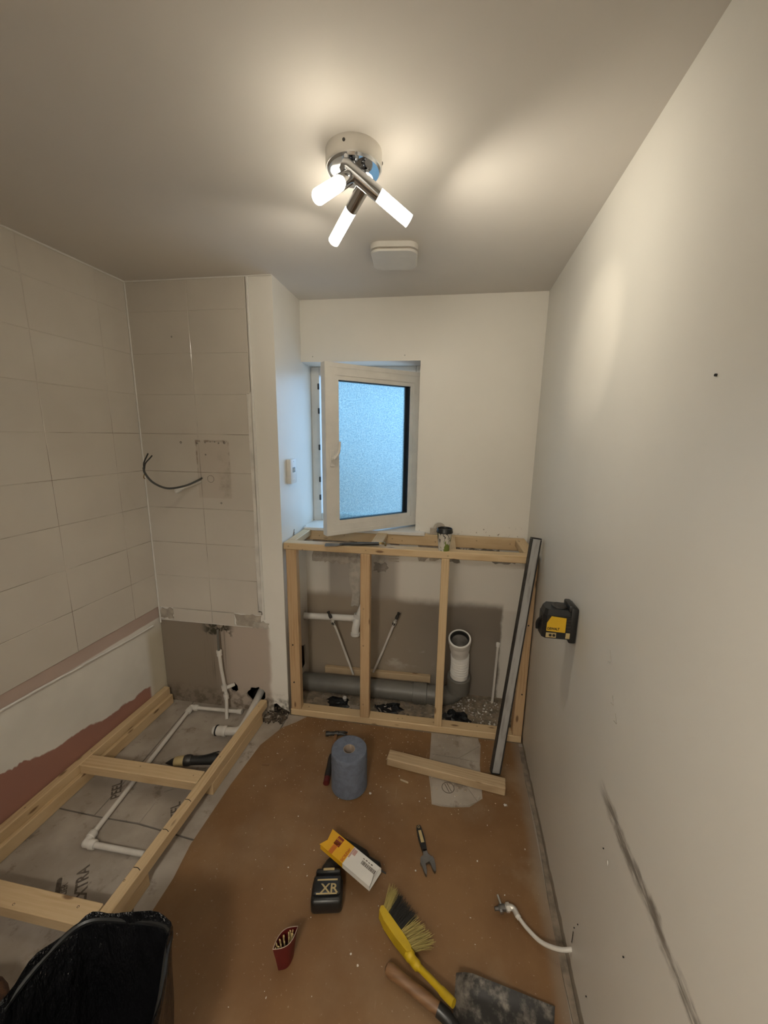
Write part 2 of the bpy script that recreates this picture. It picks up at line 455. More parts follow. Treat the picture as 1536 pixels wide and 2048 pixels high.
def bag_mat():
    t = NT('black_bin_liner'); v = t.obj()
    t.color((0.008, 0.008, 0.009)); t.set(0.24)
    t.bump(t.noise(t.scale(v, (7, 7, 3)), 2.4, 5, 0.6), 1.0, 0.05); return t.m
m_bag = bag_mat()
def blade_mat():
    t = NT('dusty_black_blade'); v = t.obj()
    c = t.mix(t.step(t.noise(v, 16, 6, 0.65), 0.45, 0.68), (0.022, 0.020, 0.018), (0.21, 0.185, 0.155))
    t.color(c); t.set(0.55, 0.2); return t.m
m_blade = blade_mat()
def level_mat():
    t = NT('scuffed_aluminium'); v = t.obj()
    c = t.mix(t.step(t.noise(t.scale(v, (9, 60, 60)), 1.0, 5), 0.45, 0.7), (0.40, 0.39, 0.375), (0.30, 0.285, 0.265))
    t.color(c); t.set(0.5, 0.25); return t.m
m_level = level_mat()
def cup_mat():
    t = NT('printed_paper_cup'); v = t.obj(); s = t.n('SeparateXYZ'); t.l(v, s.inputs[0])
    n = t.noise(t.scale(v, (18, 18, 12)), 1.3, 3)
    c = t.mix(t.step(n, 0.52, 0.56), (0.62, 0.57, 0.50), (0.16, 0.20, 0.035))
    n2 = t.noise(t.scale(v, (34, 34, 16)), 1.0, 2)
    up = t.step(s.outputs[2], 0.03, 0.07)
    c = t.mix(t.math('MULTIPLY', t.box(n2, 0.505, 0.56, 0.01), up), c, (0.02, 0.017, 0.012))
    t.color(c); t.set(0.55); return t.m
m_cup = cup_mat()
def glass_mat():
    t = NT('frosted_glass'); v = t.obj()
    n = t.noise(v, 170, 3, 0.6)
    tr = t.n('BsdfTranslucent'); gl = t.n('BsdfRefraction'); gl.inputs['Roughness'].default_value = 0.55; gl.inputs['IOR'].default_value = 1.05
    gy = t.n('BsdfGlossy'); gy.inputs['Roughness'].default_value = 0.25
    col = t.mix(t.step(n, 0.40, 0.62), (0.52, 0.63, 0.66), (0.77, 0.86, 0.85))
    t.l(col, tr.inputs['Color']); t.l(col, gl.inputs['Color'])
    bp = t.n('Bump'); bp.inputs['Strength'].default_value = 0.5; bp.inputs['Distance'].default_value = 0.003
    t.l(n, bp.inputs['Height']); t.l(bp.outputs[0], gl.inputs['Normal']); t.l(bp.outputs[0], gy.inputs['Normal'])
    m1 = t.n('MixShader'); m1.inputs[0].default_value = 0.62; t.l(tr.outputs[0], m1.inputs[1]); t.l(gl.outputs[0], m1.inputs[2])
    m2 = t.n('MixShader'); m2.inputs[0].default_value = 0.05; t.l(m1.outputs[0], m2.inputs[1]); t.l(gy.outputs[0], m2.inputs[2])
    t.l(m2.outputs[0], t.t.nodes['Material Output'].inputs['Surface']); return t.m
m_glass = glass_mat()
def lamp_mat(name, s, bub):
    t = NT(name); v = t.obj()
    n = t.step(t.noise(v, 75, 3), 0.52, 0.66)
    t.color((0.9, 0.86, 0.78)); t.set(0.3)
    t.b.inputs['Emission Color'].default_value = (1.0, 0.91, 0.74, 1)
    st = t.math('MULTIPLY', t.math('SUBTRACT', 1.0, t.math('MULTIPLY', n, bub)), s)
    t.l(st, t.b.inputs['Emission Strength']); return t.m
m_tubeA = lamp_mat('bubbled_acrylic_tube', LAMP, 0.9)
m_tubeB = lamp_mat('glowing_acrylic_tube', LAMP, 0.2)

def timber(name, p0, p1, w, h, parent, mat=None, up=(0, 0, 1), bev=0.003):
    """sawn timber from p0 to p1 (axis centre), w across, h along up"""
    p0, p1 = V(p0), V(p1); L = (p1 - p0).length
    m = frame((p0 + p1) / 2, p1 - p0, up)
    return MB().box((-L / 2, -w / 2, -h / 2), (L / 2, w / 2, h / 2), bev).build(name, mat or m_pine, parent, m=m)
_scr = None
def screw(part, p, n, r=0.0035):
    """countersunk screw head sunk in a timber"""
    p, n = V(p), V(n).normalized()
    MB().lathe([(0, -0.004), (r, -0.004), (r, 0.0006), (r * 0.75, 0.0002), (r * 0.3, -0.0012), (0, -0.0012)], p, n, 8).build('screw', m_blackink, part)
def text(name, s, size, m, mat, parent, bold=0.0, th=0.0003, shear=0.0, sx=1.0):
    cu = bpy.data.curves.new('t', 'FONT'); cu.body = s; cu.size = size; cu.offset = bold; cu.extrude = th; cu.shear = shear
    cu.resolution_u = 3
    ob = bpy.data.objects.new('t', cu); COL.objects.link(ob)
    bpy.context.view_layer.update()
    me = bpy.data.meshes.new_from_object(ob)
    bpy.data.objects.remove(ob); bpy.data.curves.remove(cu)
    me.materials.clear(); me.materials.append(mat); me.name = name
    for v in me.vertices: v.co.x *= sx
    return place(bpy.data.objects.new(name, me), parent, m)
def dup(o, parent, m):
    return place(o.copy(), parent, m)

# ================================================================== the setting
YR = -2.6                                    # wall behind the camera
def slab(poly, z0, z1): return MB().prism(poly, z0, z1)
floor = struct('floor', slab([(lx(YR) - .2, YR - .2), (rx(YR) + .2, YR - .2), (WR + .2, .3), (-.2, .3)], -0.12, -0.012), m_dark)
ceiling = struct('ceiling', slab([(lx(YR) - .2, YR - .2), (rx(YR) + .2, YR - .2), (WR + .2, .3), (-.2, .3)], H, H + 0.1), m_ceil)
wall_left = struct('wall_left', slab([(lx(YR) - .2, YR - .1), (lx(YR) - .004, YR - .1), (lx(.25) - .004, .25), (lx(.25) - .2, .25)], -0.1, H), m_left)
wall_right = struct('wall_right', slab([(rx(YR), YR - .1), (rx(YR) + .15, YR - .1), (WR + .15, .25), (WR, 0), ], -0.1, H), m_right)
DX0, DX1, DZ = .93, 1.87, 2.04               # doorway the picture was taken from
wr = MB().box((lx(YR) - .1, YR - .1, -.1), (DX0, YR, H)).box((DX1, YR - .1, -.1), (rx(YR) + .1, YR, H)).box((DX0, YR - .1, DZ), (DX1, YR, H))
wall_rear = struct('wall_rear', wr, m_plain)
hw = MB().box((.2, YR - 1.4, -.1), (.3, YR - .1, H)).box((2.5, YR - 1.4, -.1), (2.6, YR - .1, H)).box((.2, YR - 1.5, -.1), (2.6, YR - 1.4, H))
wall_hall = struct('wall_hall', hw, m_plain)  # unseen hall, added along with its fill lamp
struct('floor_hall', MB().box((.2, YR - 1.5, -.1), (2.6, YR - .1, 0)), m_mud_hall)
struct('ceiling_hall', MB().box((.2, YR - 1.5, H), (2.6, YR - .1, H + .1)), m_ceil)
for n_, bx in (('door_frame', ((DX0 - .07, YR, 0), (DX0, YR + .015, DZ + .07))), ('door_frame', ((DX1, YR, 0), (DX1 + .07, YR + .015, DZ + .07))), ('door_frame', ((DX0, YR, DZ), (DX1, YR + .015, DZ + .07)))):
    MB().box(*bx, .003).build(n_, m_pvc, wall_rear)
WX1, WZ0, WZ1, WY = 1.495, 1.078, 2.066, 0.20   # window opening; the frame sits WY deep
wb = MB()
wb.box((CH - .03, 0, -.1), (WR + .1, .27, WZ0)).box((CH - .03, 0, WZ1), (WR + .1, .27, H)).box((WX1, 0, WZ0), (WR + .1, .27, WZ1))
wb.box((-.15, .20, -.1), (CH - .03, .27, H))
wall_back = struct('wall_back', wb, m_back)
# chase (boxing-in): front and side boards with real holes
def rag(cx, cz, ax, az, n, j, seed): return [(cx + a, cz + b) for a, b in blob(n, ax, az, j, seed)]
cf = MB().sheet([(0, -.02), (0.695, -.02), (0.70, .055), (0.72, .062), (0.75, .035), (CH, .02), (CH, H), (0, H)],
                [rag(0.450, 0.135, 0.026, 0.034, 14, 0.18, 3), rag(0.590, 0.105, 0.056, 0.054, 20, 0.20, 5), rag(0.352, 1.405, 0.013, 0.022, 12, 0.2, 9)],
                0.0125, frame((0, CF + .004, 0), (1, 0, 0), (0, -1, 0)))
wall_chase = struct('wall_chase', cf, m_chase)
cs = MB().sheet([(CF + .0166, 0), (.27, 0), (.27, H), (CF + .0166, H)],
                [[(-.135, .33), (-.11, .30), (-.06, .285), (-.045, .20), (-.05, .13), (-.10, .125), (-.13, .135), (-.125, .17), (-.15, .18), (-.14, .21), (-.155, .235), (-.13, .27)],
                 rag(-.055, .487, .026, .03, 12, .2, 21)],
                0.0125, frame((CH, 0, 0), (0, 1, 0), (1, 0, 0)))
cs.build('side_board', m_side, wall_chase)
MB().box((.02, -.16, 0), (CH - .05, -.15, H)).build('cavity_back', m_dark, wall_chase)
# floor boards (grey backer boards) as pieces with open seams
def board(pts, z=0.0, parent=floor, mat=None):
    return MB().prism(pts, -0.012, z).build('floor_board', mat or m_board, parent)
g = .0022
board([(lx(-.37), CF + .004), (.168 - g, CF + .004), (.196 - g, -.84), (.20 - g, -1.103 + g), (lx(-1.1), -1.095)])
board([(.168 + g, CF + .004), (.556 - g, CF + .004), (.560 - g, -.86), (.417 + g, -.95), (.415 + g, -1.10), (.20 + g, -1.103), (.196 + g, -.84)])
board([(.556 + g, CF + .004), (.79, CF + .004), (.79, -1.135 + g), (.417 + g, -1.103 + g), (.417 + g, -.954), (.560 + g, -.862)])
board([(lx(-1.1) - .02, -1.10), (.20, -1.108), (.417, -1.108), (.79, -1.140), (.79, -1.62), (lx(-1.6) - .01, -1.62)])
board([(lx(-1.6) - .01, -1.625), (.79, -1.625), (.79, YR), (lx(YR), YR)])
board([(.795, CF), (2.16, CF), (2.15, YR), (.795, YR)], z=-0.0025)
MB().prism([(CH, CF), (2.15, CF), (2.15, .02), (CH, .02)], -0.012, -0.002).build('screed', m_mud, floor)
# exposed backer-board pieces in the cut-out by the frame
for pts in ([(1.652, -.378), (1.90, -.378), (1.905, -.43), (1.79, -.528), (1.65, -.522)],
            [(1.909, -.434), (1.897, -.50), (1.892, -.535), (1.797, -.530)],
            [(1.649, -.527), (1.792, -.533), (1.889, -.540), (1.889, -.60), (1.84, -.66), (1.645, -.63)],
            [(1.645, -.634), (1.80, -.655), (1.865, -.765), (1.825, -.79), (1.745, -.805), (1.668, -.806), (1.66, -.72)],
            [(1.805, -.656), (1.842, -.663), (1.888, -.64), (1.884, -.735), (1.869, -.762)]):
    board(pts, z=0.0006)
ci = MB()
for a in (0,):
    ci.lathe([(.0270, 0), (.0305, 0), (.0305, .0004), (.0270, .0004), (.0270, 0)], (1.735, -.712, .0007), (0, 0, 1), 36)
for d in (-.006, .006):
    ci.box((-.024, d - .0017, 0), (.024, d + .0017, .0004), m=frame((1.735, -.712, .0007), (.45, -.9, 0), (0, 0, 1)))
ci.build('printed_ring', m_ink, floor)
# writing on the boards
def ftext(s, size, x, y, ang, bold=0.0, sx=1.0):
    text('printed_lettering', s, size, Matrix.Translation((x, y, .0002)) @ Matrix.Rotation(ang, 4, 'Z'), m_ink, floor, bold, 0.0002, sx=sx)
A1, A2 = math.radians(131), math.radians(128)
ftext('EXTRA', .053, .446, -1.384, A1, .0015, .86)
ftext('ELIER', .027, .366, -1.386, A1, .0004, .9)
ftext('PEEL', .056, .240, -1.006, A2, .0012, .88)
ftext('PEEL', .056, .586, -1.060, A2, .0012, .88)
ftext('PEEL', .046, .665, -1.42, A2, .0008, .85)
MB().prism(rrect(0, 0, .085, .016, .007), .0001, .0004, Matrix.Translation((.314, -1.368, 0)) @ Matrix.Rotation(A1, 4, 'Z')).build('printed_bar', m_ink, floor)

# wall tiles, one by one
Z0, TH = 0.629, 0.2027
def tile_mesh(w, h):
    return MB().box((0, -.0035, 0), (w, .0035, h), .0012).mesh('tile', m_tile)
cache = {}
def tile(parent, m, w, h):
    k = (round(w, 4), round(h, 4))
    if k not in cache: cache[k] = tile_mesh(w, h)
    return place(bpy.data.objects.new('tile', cache[k]), parent, m)
G = .0018
rows = []
z = Z0
while z < H - .02:
    rows.append((z, min(TH, H - .008 - z))); z += TH
for z, h in rows:
    for a, b in ((.006, .345), (.345, .655)):
        tile(wall_chase, Matrix.Translation((a + G / 2, CF, z + G / 2)), b - a - G, h - G)
    ys = [CF - .006, -.543] + [-.543 - .33 * k for k in range(1, 8)]
    for a, b in zip(ys[:-1], ys[1:]):
        m = frame((lx(a) + .0005, a - G / 2, z + G / 2), (-KL, -1, 0), (0, 0, 1))
        tile(wall_left, m, abs(b - a) - G, h - G)
for a, b in ((.095, .345), (.345, .483)):
    tile(wall_chase, Matrix.Translation((a + G / 2, CF, .551)), b - a - G, .076)
MB().box((.004, CF - .002, Z0 + .001), (.656, CF + .006, H - .006)).build('grout_bed', m_grout, wall_chase)
MB().prism([(lx(CF) - .004, CF), (lx(CF) + .0025, CF), (lx(YR) + .0025, YR), (lx(YR) - .004, YR)], Z0 + .001, H - .006).build('grout_bed', m_grout, wall_left)
# torn adhesive where the cut tiles came away
def patch(parent, pts, th, origin, x, n, mat, name='adhesive_patch'):
    return MB().prism(pts, 0, th, frame(origin, x, n), 0.97).build(name, mat, parent)
def jag(x0, x1, z0, z1, n, j, seed):
    r = random.Random(seed); a = []
    for k in range(n): a.append((x0 + (x1 - x0) * k / n + r.uniform(-j, j), z0 + r.uniform(-j, j)))
    for k in range(4): a.append((x1 + r.uniform(-j, j), z0 + (z1 - z0) * k / 4))
    for k in range(n): a.append((x1 - (x1 - x0) * k / n, z1 + r.uniform(-j, j)))
    for k in range(4): a.append((x0 + r.uniform(-j, j), z1 - (z1 - z0) * k / 4))
    return a
FR = ((0, CF + .004, 0), (1, 0, 0), (0, -1, 0))
def cpatch(pts, th, mat): return MB().prism(pts, 0, th, frame(*FR), 0.98).build('adhesive_patch', mat, wall_chase)
cpatch(jag(.012, .092, .558, .620, 6, .006, 1), .004, m_adh)
cpatch(jag(.488, .650, .548, .622, 9, .006, 2), .003, m_adh)
cpatch(jag(.60, .69, .548, .585, 6, .007, 31), .006, m_plaster)
cpatch(jag(.640, .659, .64, 1.86, 34, .004, 4), .0095, m_crumb)
MB().box((.01, CF - .001, .545), (.60, CF + .004, .5505)).build('sealant_line', m_crumb, wall_chase)
def bead(n, pts, r, lab=None, mat=None):
    o = MB().tube(pts, r, 8).build(n, mat or m_pvc); o['kind'] = 'structure'; return o
bead('trim_1', [(.006, CF - .004, H - .01), (.006, CF - .004, .60), (.011, CF - .008, .53)], .0042)
bead('trim_2', [(lx(CF) + .004, CF, H - .003), (lx(YR) + .004, YR, H - .003)], .0040)
bead('trim_3', [(0, CF - .003, H - .003), (CH, CF - .001, H - .003)], .0035)
MB().box((.660, CF - .006, .60), (.672, CF + .004, H - .006), .002).build('trim_4', m_pvc)['kind'] = 'structure'
t5 = MB().tube(smooth([(lx(-.43) + .004, -.43, .533), (lx(-.62) + .006, -.62, .540), (lx(-.86) + .008, -.86, .556), (lx(-.88) + .005, -.88, .552), (lx(-1.2) + .007, -1.2, .571), (lx(-2.4) + .005, -2.4, .60)], 5), .0055, 8).build('trim_5', m_pvc)
t5['kind'] = 'structure'
# knocked-out hole in the left strip and torn plaster at its corner
for pts, mt, th in ((jag(.40, .52, .52, .60, 8, .007, 8), m_plaster, .003), (jag(.84, .875, .578, .605, 6, .004, 6), m_dark, .0025)):
    MB().prism([(a, b) for a, b in pts], 0, th, frame((lx(0) - .004, 0, 0), (-KL, -1, 0), (1, -KL, 0)).copy(), .97).build('torn_plaster', mt, wall_left)
# drill holes
def dhole(parent, p, n, r=.004):
    MB().lathe([(0, -.002), (r, -.002), (r, .0006), (r * .6, .0003), (r * .5, -.001), (0, -.001)], p, n, 10).build('drill_hole', m_blackink, parent)
for x, z, r in ((.243, 1.598, .006), (.338, 1.595, .005), (.385, 1.600, .004), (.383, 1.535, .004), (.440, 1.605, .004), (.462, 1.597, .004), (.495, 1.60, .006), (.455, 1.274, .005), (.243, 2.13, .004), (.415, 1.604, .003)):
    dhole(wall_chase, (x, CF - .0036, z), (0, -1, 0), r)
MB().lathe([(.018, 0), (.0195, 0), (.0195, .0006), (.018, .0006), (.018, 0)], (.402, CF - .0036, 1.405), (0, -1, 0), 28).build('pencil_ring', m_ink, wall_chase)
dhole(wall_right, (rx(-1.527), -1.527, 1.761), (-1, 0, 0), .0025)
for y, z in ((-1.40, .60), (-1.56, .50), (-1.30, .17), (-1.32, .215), (-1.43, .13)): dhole(wall_right, (rx(y), y, z), (-1, 0, 0), .0018)
for x in (.865, 1.405): dhole(wall_back, (x, 0, 2.095), (0, -1, 0), .003)
MB().ico((rx(-1.43) - .001, -1.433, .598), .006, 1, (.4, 1, 1.6), .3).build('plaster_nib', m_crumb, wall_right)
MB().box((rx(-1.3) - .0006, -1.302, .11), (rx(-1.3), -1.298, .155)).build('crack', m_dark, wall_right)
# pencil marks on the right wall
for (y, z, s) in ((-1.28, 1.10, .03), (-1.33, 1.00, .02), (-1.36, .97, .02)):
    MB().tube([(rx(y) - .0005, y, z), (rx(y) - .0005, y - .012, z - s), (rx(y) - .0005, y + .004, z - s * 1.2)], .0006, 4).build('pencil_mark', m_adh, wall_right)
# grey residue strip where a skirting stood along the right wall
yy = [-.40 - .1 * k for k in range(25)]
rs = [(rx(y) - .018 - .005 * math.sin(9 * y), y) for y in yy] + [(rx(y) + .001, y) for y in reversed(yy)]
MB().prism(rs, -.012, .003).build('baseboard_right', m_resid)['kind'] = 'structure'
# bedding mortar / adhesive scars behind the stud frame
def bpatch(pts, th, mat): return MB().prism(pts, 0, th, frame((0, 0, 0), (1, 0, 0), (0, -1, 0)), 0.98).build('adhesive_patch', mat, wall_back)
bpatch(jag(.835, 1.135, .845, 1.0, 16, .012, 11), .006, m_adh)
bpatch(jag(1.09, 1.15, .55, .90, 6, .012, 12), .004, m_plaster)
bpatch(jag(1.24, 1.305, .862, .99, 5, .006, 13), .006, m_plaster)
bpatch(jag(1.245, 1.325, .80, .86, 6, .012, 14), .002, m_gadh)
bpatch(jag(1.51, 1.66, .90, 1.0, 9, .014, 15), .003, m_adh)
bpatch(jag(1.70, 1.77, .895, .99, 6, .010, 16), .002, m_gadh)
bpatch(jag(1.82, 2.0, .925, .985, 8, .007, 17), .002, m_gadh)
bpatch(jag(1.97, 2.09, .905, .955, 7, .012, 18), .002, m_gadh)
for k in range(7): bpatch([(1.33 + .003 * k % 2, .875 + .018 * k), (1.40, .875 + .018 * k), (1.40, .881 + .018 * k), (1.33, .883 + .018 * k)], .004, m_adh)
for k in range(9): bpatch([(1.70 + .017 * k, .93), (1.705 + .017 * k, .93), (1.745 + .017 * k, .985), (1.738 + .017 * k, .985)], .004, m_adh)
# combed adhesive ridges on the chase side
for k in range(9):
    pts = smooth([(CH + .001, -.30, .93 + .012 * k - .02), (CH + .001, -.27, .925 + .012 * k), (CH + .001, -.22, .945 + .014 * k), (CH + .001, -.19, .98 + .015 * k)], 4)
    MB().tube(pts, .0028, 5).build('adhesive_ridge', m_gadh, wall_chase)

# ================================================================== window
win = thing('window_1', None, None, (1.145, WY, WZ0)); win['kind'] = 'structure'
fy0, fy1 = .165, .235
of = MB()
of.box((CH, fy0, WZ0), (CH + .055, fy1, WZ1), .003).box((WX1 - .035, fy0, WZ0), (WX1, fy1, WZ1), .003)
of.box((CH + .055, fy0 + .001, WZ0), (WX1 - .035, fy1, WZ0 + .05), .003).box((CH + .055, fy0 + .001, WZ1 - .05), (WX1 - .035, fy1, WZ1), .003)
of.build('outer_frame', m_pvc, win)
for z in (1.22, 1.34, 1.55, 1.78, 1.93):
    MB().box((CH + .045, fy0 - .006, z), (CH + .056, fy0 + .004, z + .035), .001).build('lock_keep', m_dsteel, win)
MB().box((CH + .01, -.055, WZ0 - .016), (1.555, fy0, WZ0 + .004), .003).build('sill', m_pvc, win)
# sash, hinged on the right, swung into the room
hx, hy, fx, fyy = 1.480, .150, 1.002, -.262
sz0, sz1 = 1.094, 2.018
SL = math.hypot(hx - fx, hy - fyy)
sm = frame((fx, fyy, sz0), (hx - fx, hy - fyy, 0), (0, 0, 1))      # local x along sash, z up, -y faces the room
SH = sz1 - sz0
st, tp, bt, hs = .080, .084, .082, .082
sb = MB()
def ring_frame(mb, x0, x1, z0, z1, a, b, c, d, y0, y1, bev):
    """mitred casement ring: a left, b right, c bottom, d top widths"""
    o = [(x0, z0), (x1, z0), (x1, z1), (x0, z1)]; i = [(x0 + a, z0 + c), (x1 - b, z0 + c), (x1 - b, z1 - d), (x0 + a, z1 - d)]
    for k in range(4):
        q = [o[k], o[(k + 1) % 4], i[(k + 1) % 4], i[k]]
        mb.prism([(p[0], p[1]) for p in q], y0, y1, Matrix(((1, 0, 0, 0), (0, 0, 1, 0), (0, 1, 0, 0), (0, 0, 0, 1))))
ring_frame(sb, 0, SL, 0, SH, st - .022, hs - .022, bt - .022, tp - .022, -.034, .016, 0)
ring_frame(sb, .003, SL - .003, .003, SH - .003, .02, .02, .02, .02, -.036, .020, 0)
sash = sb.build('sash', m_pvc, win, m=sm)
bd = MB(); ring_frame(bd, st - .022, SL - hs + .022, bt - .022, SH - tp + .022, .022, .022, .022, .022, -.030, .014, 0)
bd.build('glazing_bead', m_pvc, sash, m=sm)
gk = MB(); ring_frame(gk, st - .002, SL - hs + .002, bt - .002, SH - tp + .002, .005, .005, .005, .005, -.024, .012, 0)
gk.build('gasket', m_gasket, sash, m=sm)
MB().box((st, -.002, bt), (SL - hs, .002, SH - tp)).build('glass_pane', m_glass, sash, m=sm)
sp = MB(); ring_frame(sp, st, SL - hs, bt, SH - tp, .004, .020, .004, .004, -.0035, .010, 0)
sp.build('glass_spacer', m_gasket, sash, m=sm)
hd = MB().box((.022, -.042, .385), (.050, -.034, .475), .003)
hd.cyl((.036, -.040, .43), (.036, -.066, .43), .010, seg=14)
hd.build('handle_base', m_pvc, sash, m=sm)
MB().tube(smooth([(.036, -.062, .43), (.045, -.068, .445), (.060, -.068, .47), (.066, -.066, .52)], 4), [.010] * 4 + [.009] * 4 + [.008] * 4 + [.007], 10).build('handle', m_pvc, sash, m=sm)

# thermostat on the chase side
th = thing('wall_thermostat', 'small white heating controller with dark display on the chase side beside the window', 'thermostat', (CH, -.225, 1.38))
MB().box((CH, -.270, 1.378), (CH + .025, -.183, 1.513), .003, seg=2).build('housing', m_pvc, th)
MB().box((CH + .0245, -.243, 1.440), (CH + .0262, -.208, 1.468), .0005).build('display', m_screen, th)
for k in range(3): MB().box((CH + .0262, -.239, 1.446 + .007 * k), (CH + .0264, -.216 + .003 * (k % 2), 1.449 + .007 * k)).build('display_line', m_gold, th)
for i in range(2):
    for k in range(3):
        MB().lathe([(.0045, 0), (.0045, .001), (.004, .0015), (0, .0015)], (CH + .025, -.238 + .026 * i, 1.428 - .017 * k), (1, 0, 0), 12).build('button', m_satin, th)
MB().lathe([(.002, 0), (.002, .001), (0, .001)], (CH + .025, -.226, 1.50), (1, 0, 0), 8).build('indicator', m_greyc, th)

# ================================================================== ceiling light and vent
CX, CY = 1.368, -1.108
cl = thing('ceiling_light', 'chrome three-arm ceiling light with glowing acrylic tubes', 'ceiling light', (CX, CY, H))
MB().lathe([(0, 0), (.0765, 0), (.0765, -.036), (.0745, -.040), (.072, -.040), (.072, -.003), (0, -.003)], (CX, CY, H), (0, 0, 1), 56).build('canopy', m_satin, cl)
MB().lathe([(.073, -.030), (.073, -.040), (.069, -.0455), (.040, -.047), (0, -.047)], (CX, CY, H), (0, 0, 1), 56).build('chrome_plate', m_chrome, cl)
for a in (.3, 2.5, 4.6):
    MB().lathe([(.004, 0), (.004, .002), (.002, .003), (0, .003)], (CX + .0765 * math.cos(a), CY + .0765 * math.sin(a), H - .016), (math.cos(a), math.sin(a), 0), 10).build('fixing_screw', m_dsteel, cl)
def arm(s, e_, f, mat, r=.0185):
    s, e_ = V(s), V(e_); d = (e_ - s).normalized(); L = (e_ - s).length
    a = MB().lathe([(0, -.014), (.012, -.014), (r - .001, -.006), (r, 0), (r, f * L), (r - .003, f * L + .0005), (r - .003, f * L - .012), (0, f * L - .012)], s, d, 32).build('arm', m_chrome, cl)
    MB().lathe([(0, f * L - .010), (r - .0032, f * L - .010), (r - .0032, f * L), (r - .0015, f * L + .001), (r - .0015, L), (r - .0045, L + .0005), (r - .0050, L - .02), (0, L - .02)], s, d, 28).build('acrylic_tube', mat, a)
    MB().cyl(s + V((0, 0, .004)), V((s.x, s.y, H - .043)), .007, seg=14).build('stem', m_chrome, a)
    n = d.orthogonal().normalized()
    for k in (.35, .55): MB().cyl(s + d * (k * L * f) + n * (r - .001), s + d * (k * L * f) + n * (r + .0012), .003, seg=8).build('grub_screw', m_dsteel, a)
    return d
dA = arm((1.362, -1.182 + .01, 2.332), (1.520, -1.083, 2.240), .50, m_tubeA)
dB = arm((1.403, -1.107, 2.332), (1.268, -.962, 2.255), .42, m_tubeB)
dC = arm((1.372, -1.142, 2.330), (1.326, -1.297, 2.200), .42, m_tubeB)
# light thrown out of the open end of each tube
for e_, d_, w_ in ((V((1.520, -1.083, 2.240)), dA, 11.0), (V((1.268, -.962, 2.255)), dB, 5.0), (V((1.326, -1.297, 2.200)), dC, 12.0)):
    sd = bpy.data.lights.new('tube_end_lamp', 'SPOT'); sd.energy = w_; sd.color = (1.0, 0.925, 0.765)
    sd.spot_size = math.radians(165 if w_ == 11.0 else 142); sd.spot_blend = 0.9; sd.shadow_soft_size = .012
    so = bpy.data.objects.new('tube_end_lamp', sd); COL.objects.link(so)
    so.location = e_ + d_ * .004
    so.rotation_euler = d_.to_track_quat('-Z', 'Y').to_euler()

sd = bpy.data.lights.new('tube_glint_lamp', 'SPOT'); sd.energy = 5.0; sd.color = (1.0, 0.88, 0.70)
sd.spot_size = math.radians(44); sd.spot_blend = 0.75; sd.shadow_soft_size = .008
so = bpy.data.objects.new('tube_glint_lamp', sd); COL.objects.link(so)
so.location = V((1.520, -1.083, 2.240)) + dA * .004
so.rotation_euler = (V((2.12, -.84, 1.97)) - so.location).to_track_quat('-Z', 'Y').to_euler()
# added fill lamp behind the camera, lighting floor and lower walls through the doorway
hp = thing('hall_fill_light', 'unseen fill lamp added behind the doorway', 'ceiling light', (1.35, -3.2, H))
MB().lathe([(0, 0), (.16, 0), (.16, -.018), (.145, -.022), (0, -.022)], (1.35, -3.2, H), (0, 0, 1), 32).build('backplate', m_pvc, hp)
MB().lathe([(.008, 0), (.008, -.02), (.016, -.022), (.014, -.035), (0, -.036)], (1.35, -3.2, H - .022), (0, 0, 1), 16).build('finial', m_chrome, hp)
hl = bpy.data.lights.new('hall_fill_lamp', 'POINT'); hl.energy = HALL_FILL; hl.color = (1.0, 0.95, 0.85); hl.shadow_soft_size = .12
ho = bpy.data.objects.new('hall_fill_lamp', hl); COL.objects.link(ho); ho.location = (1.35, -3.2, 2.245)

vt = thing('ceiling_vent', 'white square extractor vent with rounded corners on the ceiling', 'vent', (1.407, -.525, H))
mv = frame((1.407, -.525, H), (1, .09, 0), (0, 0, 1))
MB().prism(rrect(0, 0, .192, .192, .042), -.020, 0, mv).build('base', m_pvc, vt)
MB().prism(rrect(0, 0, .176, .176, .036), -.027, -.019, mv).build('shadow_gap', m_adh, vt)
MB().prism(rrect(0, 0, .19, .19, .042), -.027, -.034, mv, .96).build('cover', m_pvc, vt)

# ================================================================== rear stud frame
fr = thing('stud_frame', 'pale timber stud frame standing in front of the back wall', 'timber frame', (1.47, -.34, 0))
def fbox(name, lo, hi, mat=None, vertical=False):
    lo, hi = V(lo), V(hi); c = (lo + hi) / 2; s = hi - lo
    if vertical: return timber(name, (c.x, c.y, lo.z), (c.x, c.y, hi.z), s.x, s.y, fr, mat, up=(0, -1, 0))
    if s.x > s.y: return timber(name, (lo.x, c.y, c.z), (hi.x, c.y, c.z), s.y, s.z, fr, mat)
    return timber(name, (c.x, lo.y, c.z), (c.x, hi.y, c.z), s.x, s.z, fr, mat)
RX = rx(-.37) - .004
pb = fbox('bottom_plate', (.808, CF, 0.0), (RX, -.307, .041))
fr_top = fbox('front_rail', (.800, CF, 1.031), (RX - .002, -.307, 1.069))
fbk = fbox('back_rail', (.800, -.046, 1.002), (RX, -.006, 1.069))
s1 = fbox('stud', (.812, CF + .002, .041), (.872, -.325, 1.031), m_pine_red, True)
s2 = fbox('stud', (1.231, CF - .004, .0415), (1.284, -.325, 1.031), m_pine_red, True)
s3 = fbox('stud', (1.658, CF - .002, .0415), (1.700, -.325, 1.031), None, True)
s4 = fbox('stud', (RX - .050, CF + .001, .041), (RX, -.31, 1.031), m_pine_red, True)
c1 = fbox('cross_piece', (.800, -.307, 1.031), (.848, -.046, 1.069))
c2 = fbox('cross_piece', (1.268, -.307, 1.036), (1.332, -.046, 1.0685))
c3 = fbox('cross_piece', (1.690, -.307, 1.031), (1.733, -.046, 1.0685))
c4 = fbox('cross_piece', (RX - .058, -.307, 1.031), (RX, -.046, 1.069))
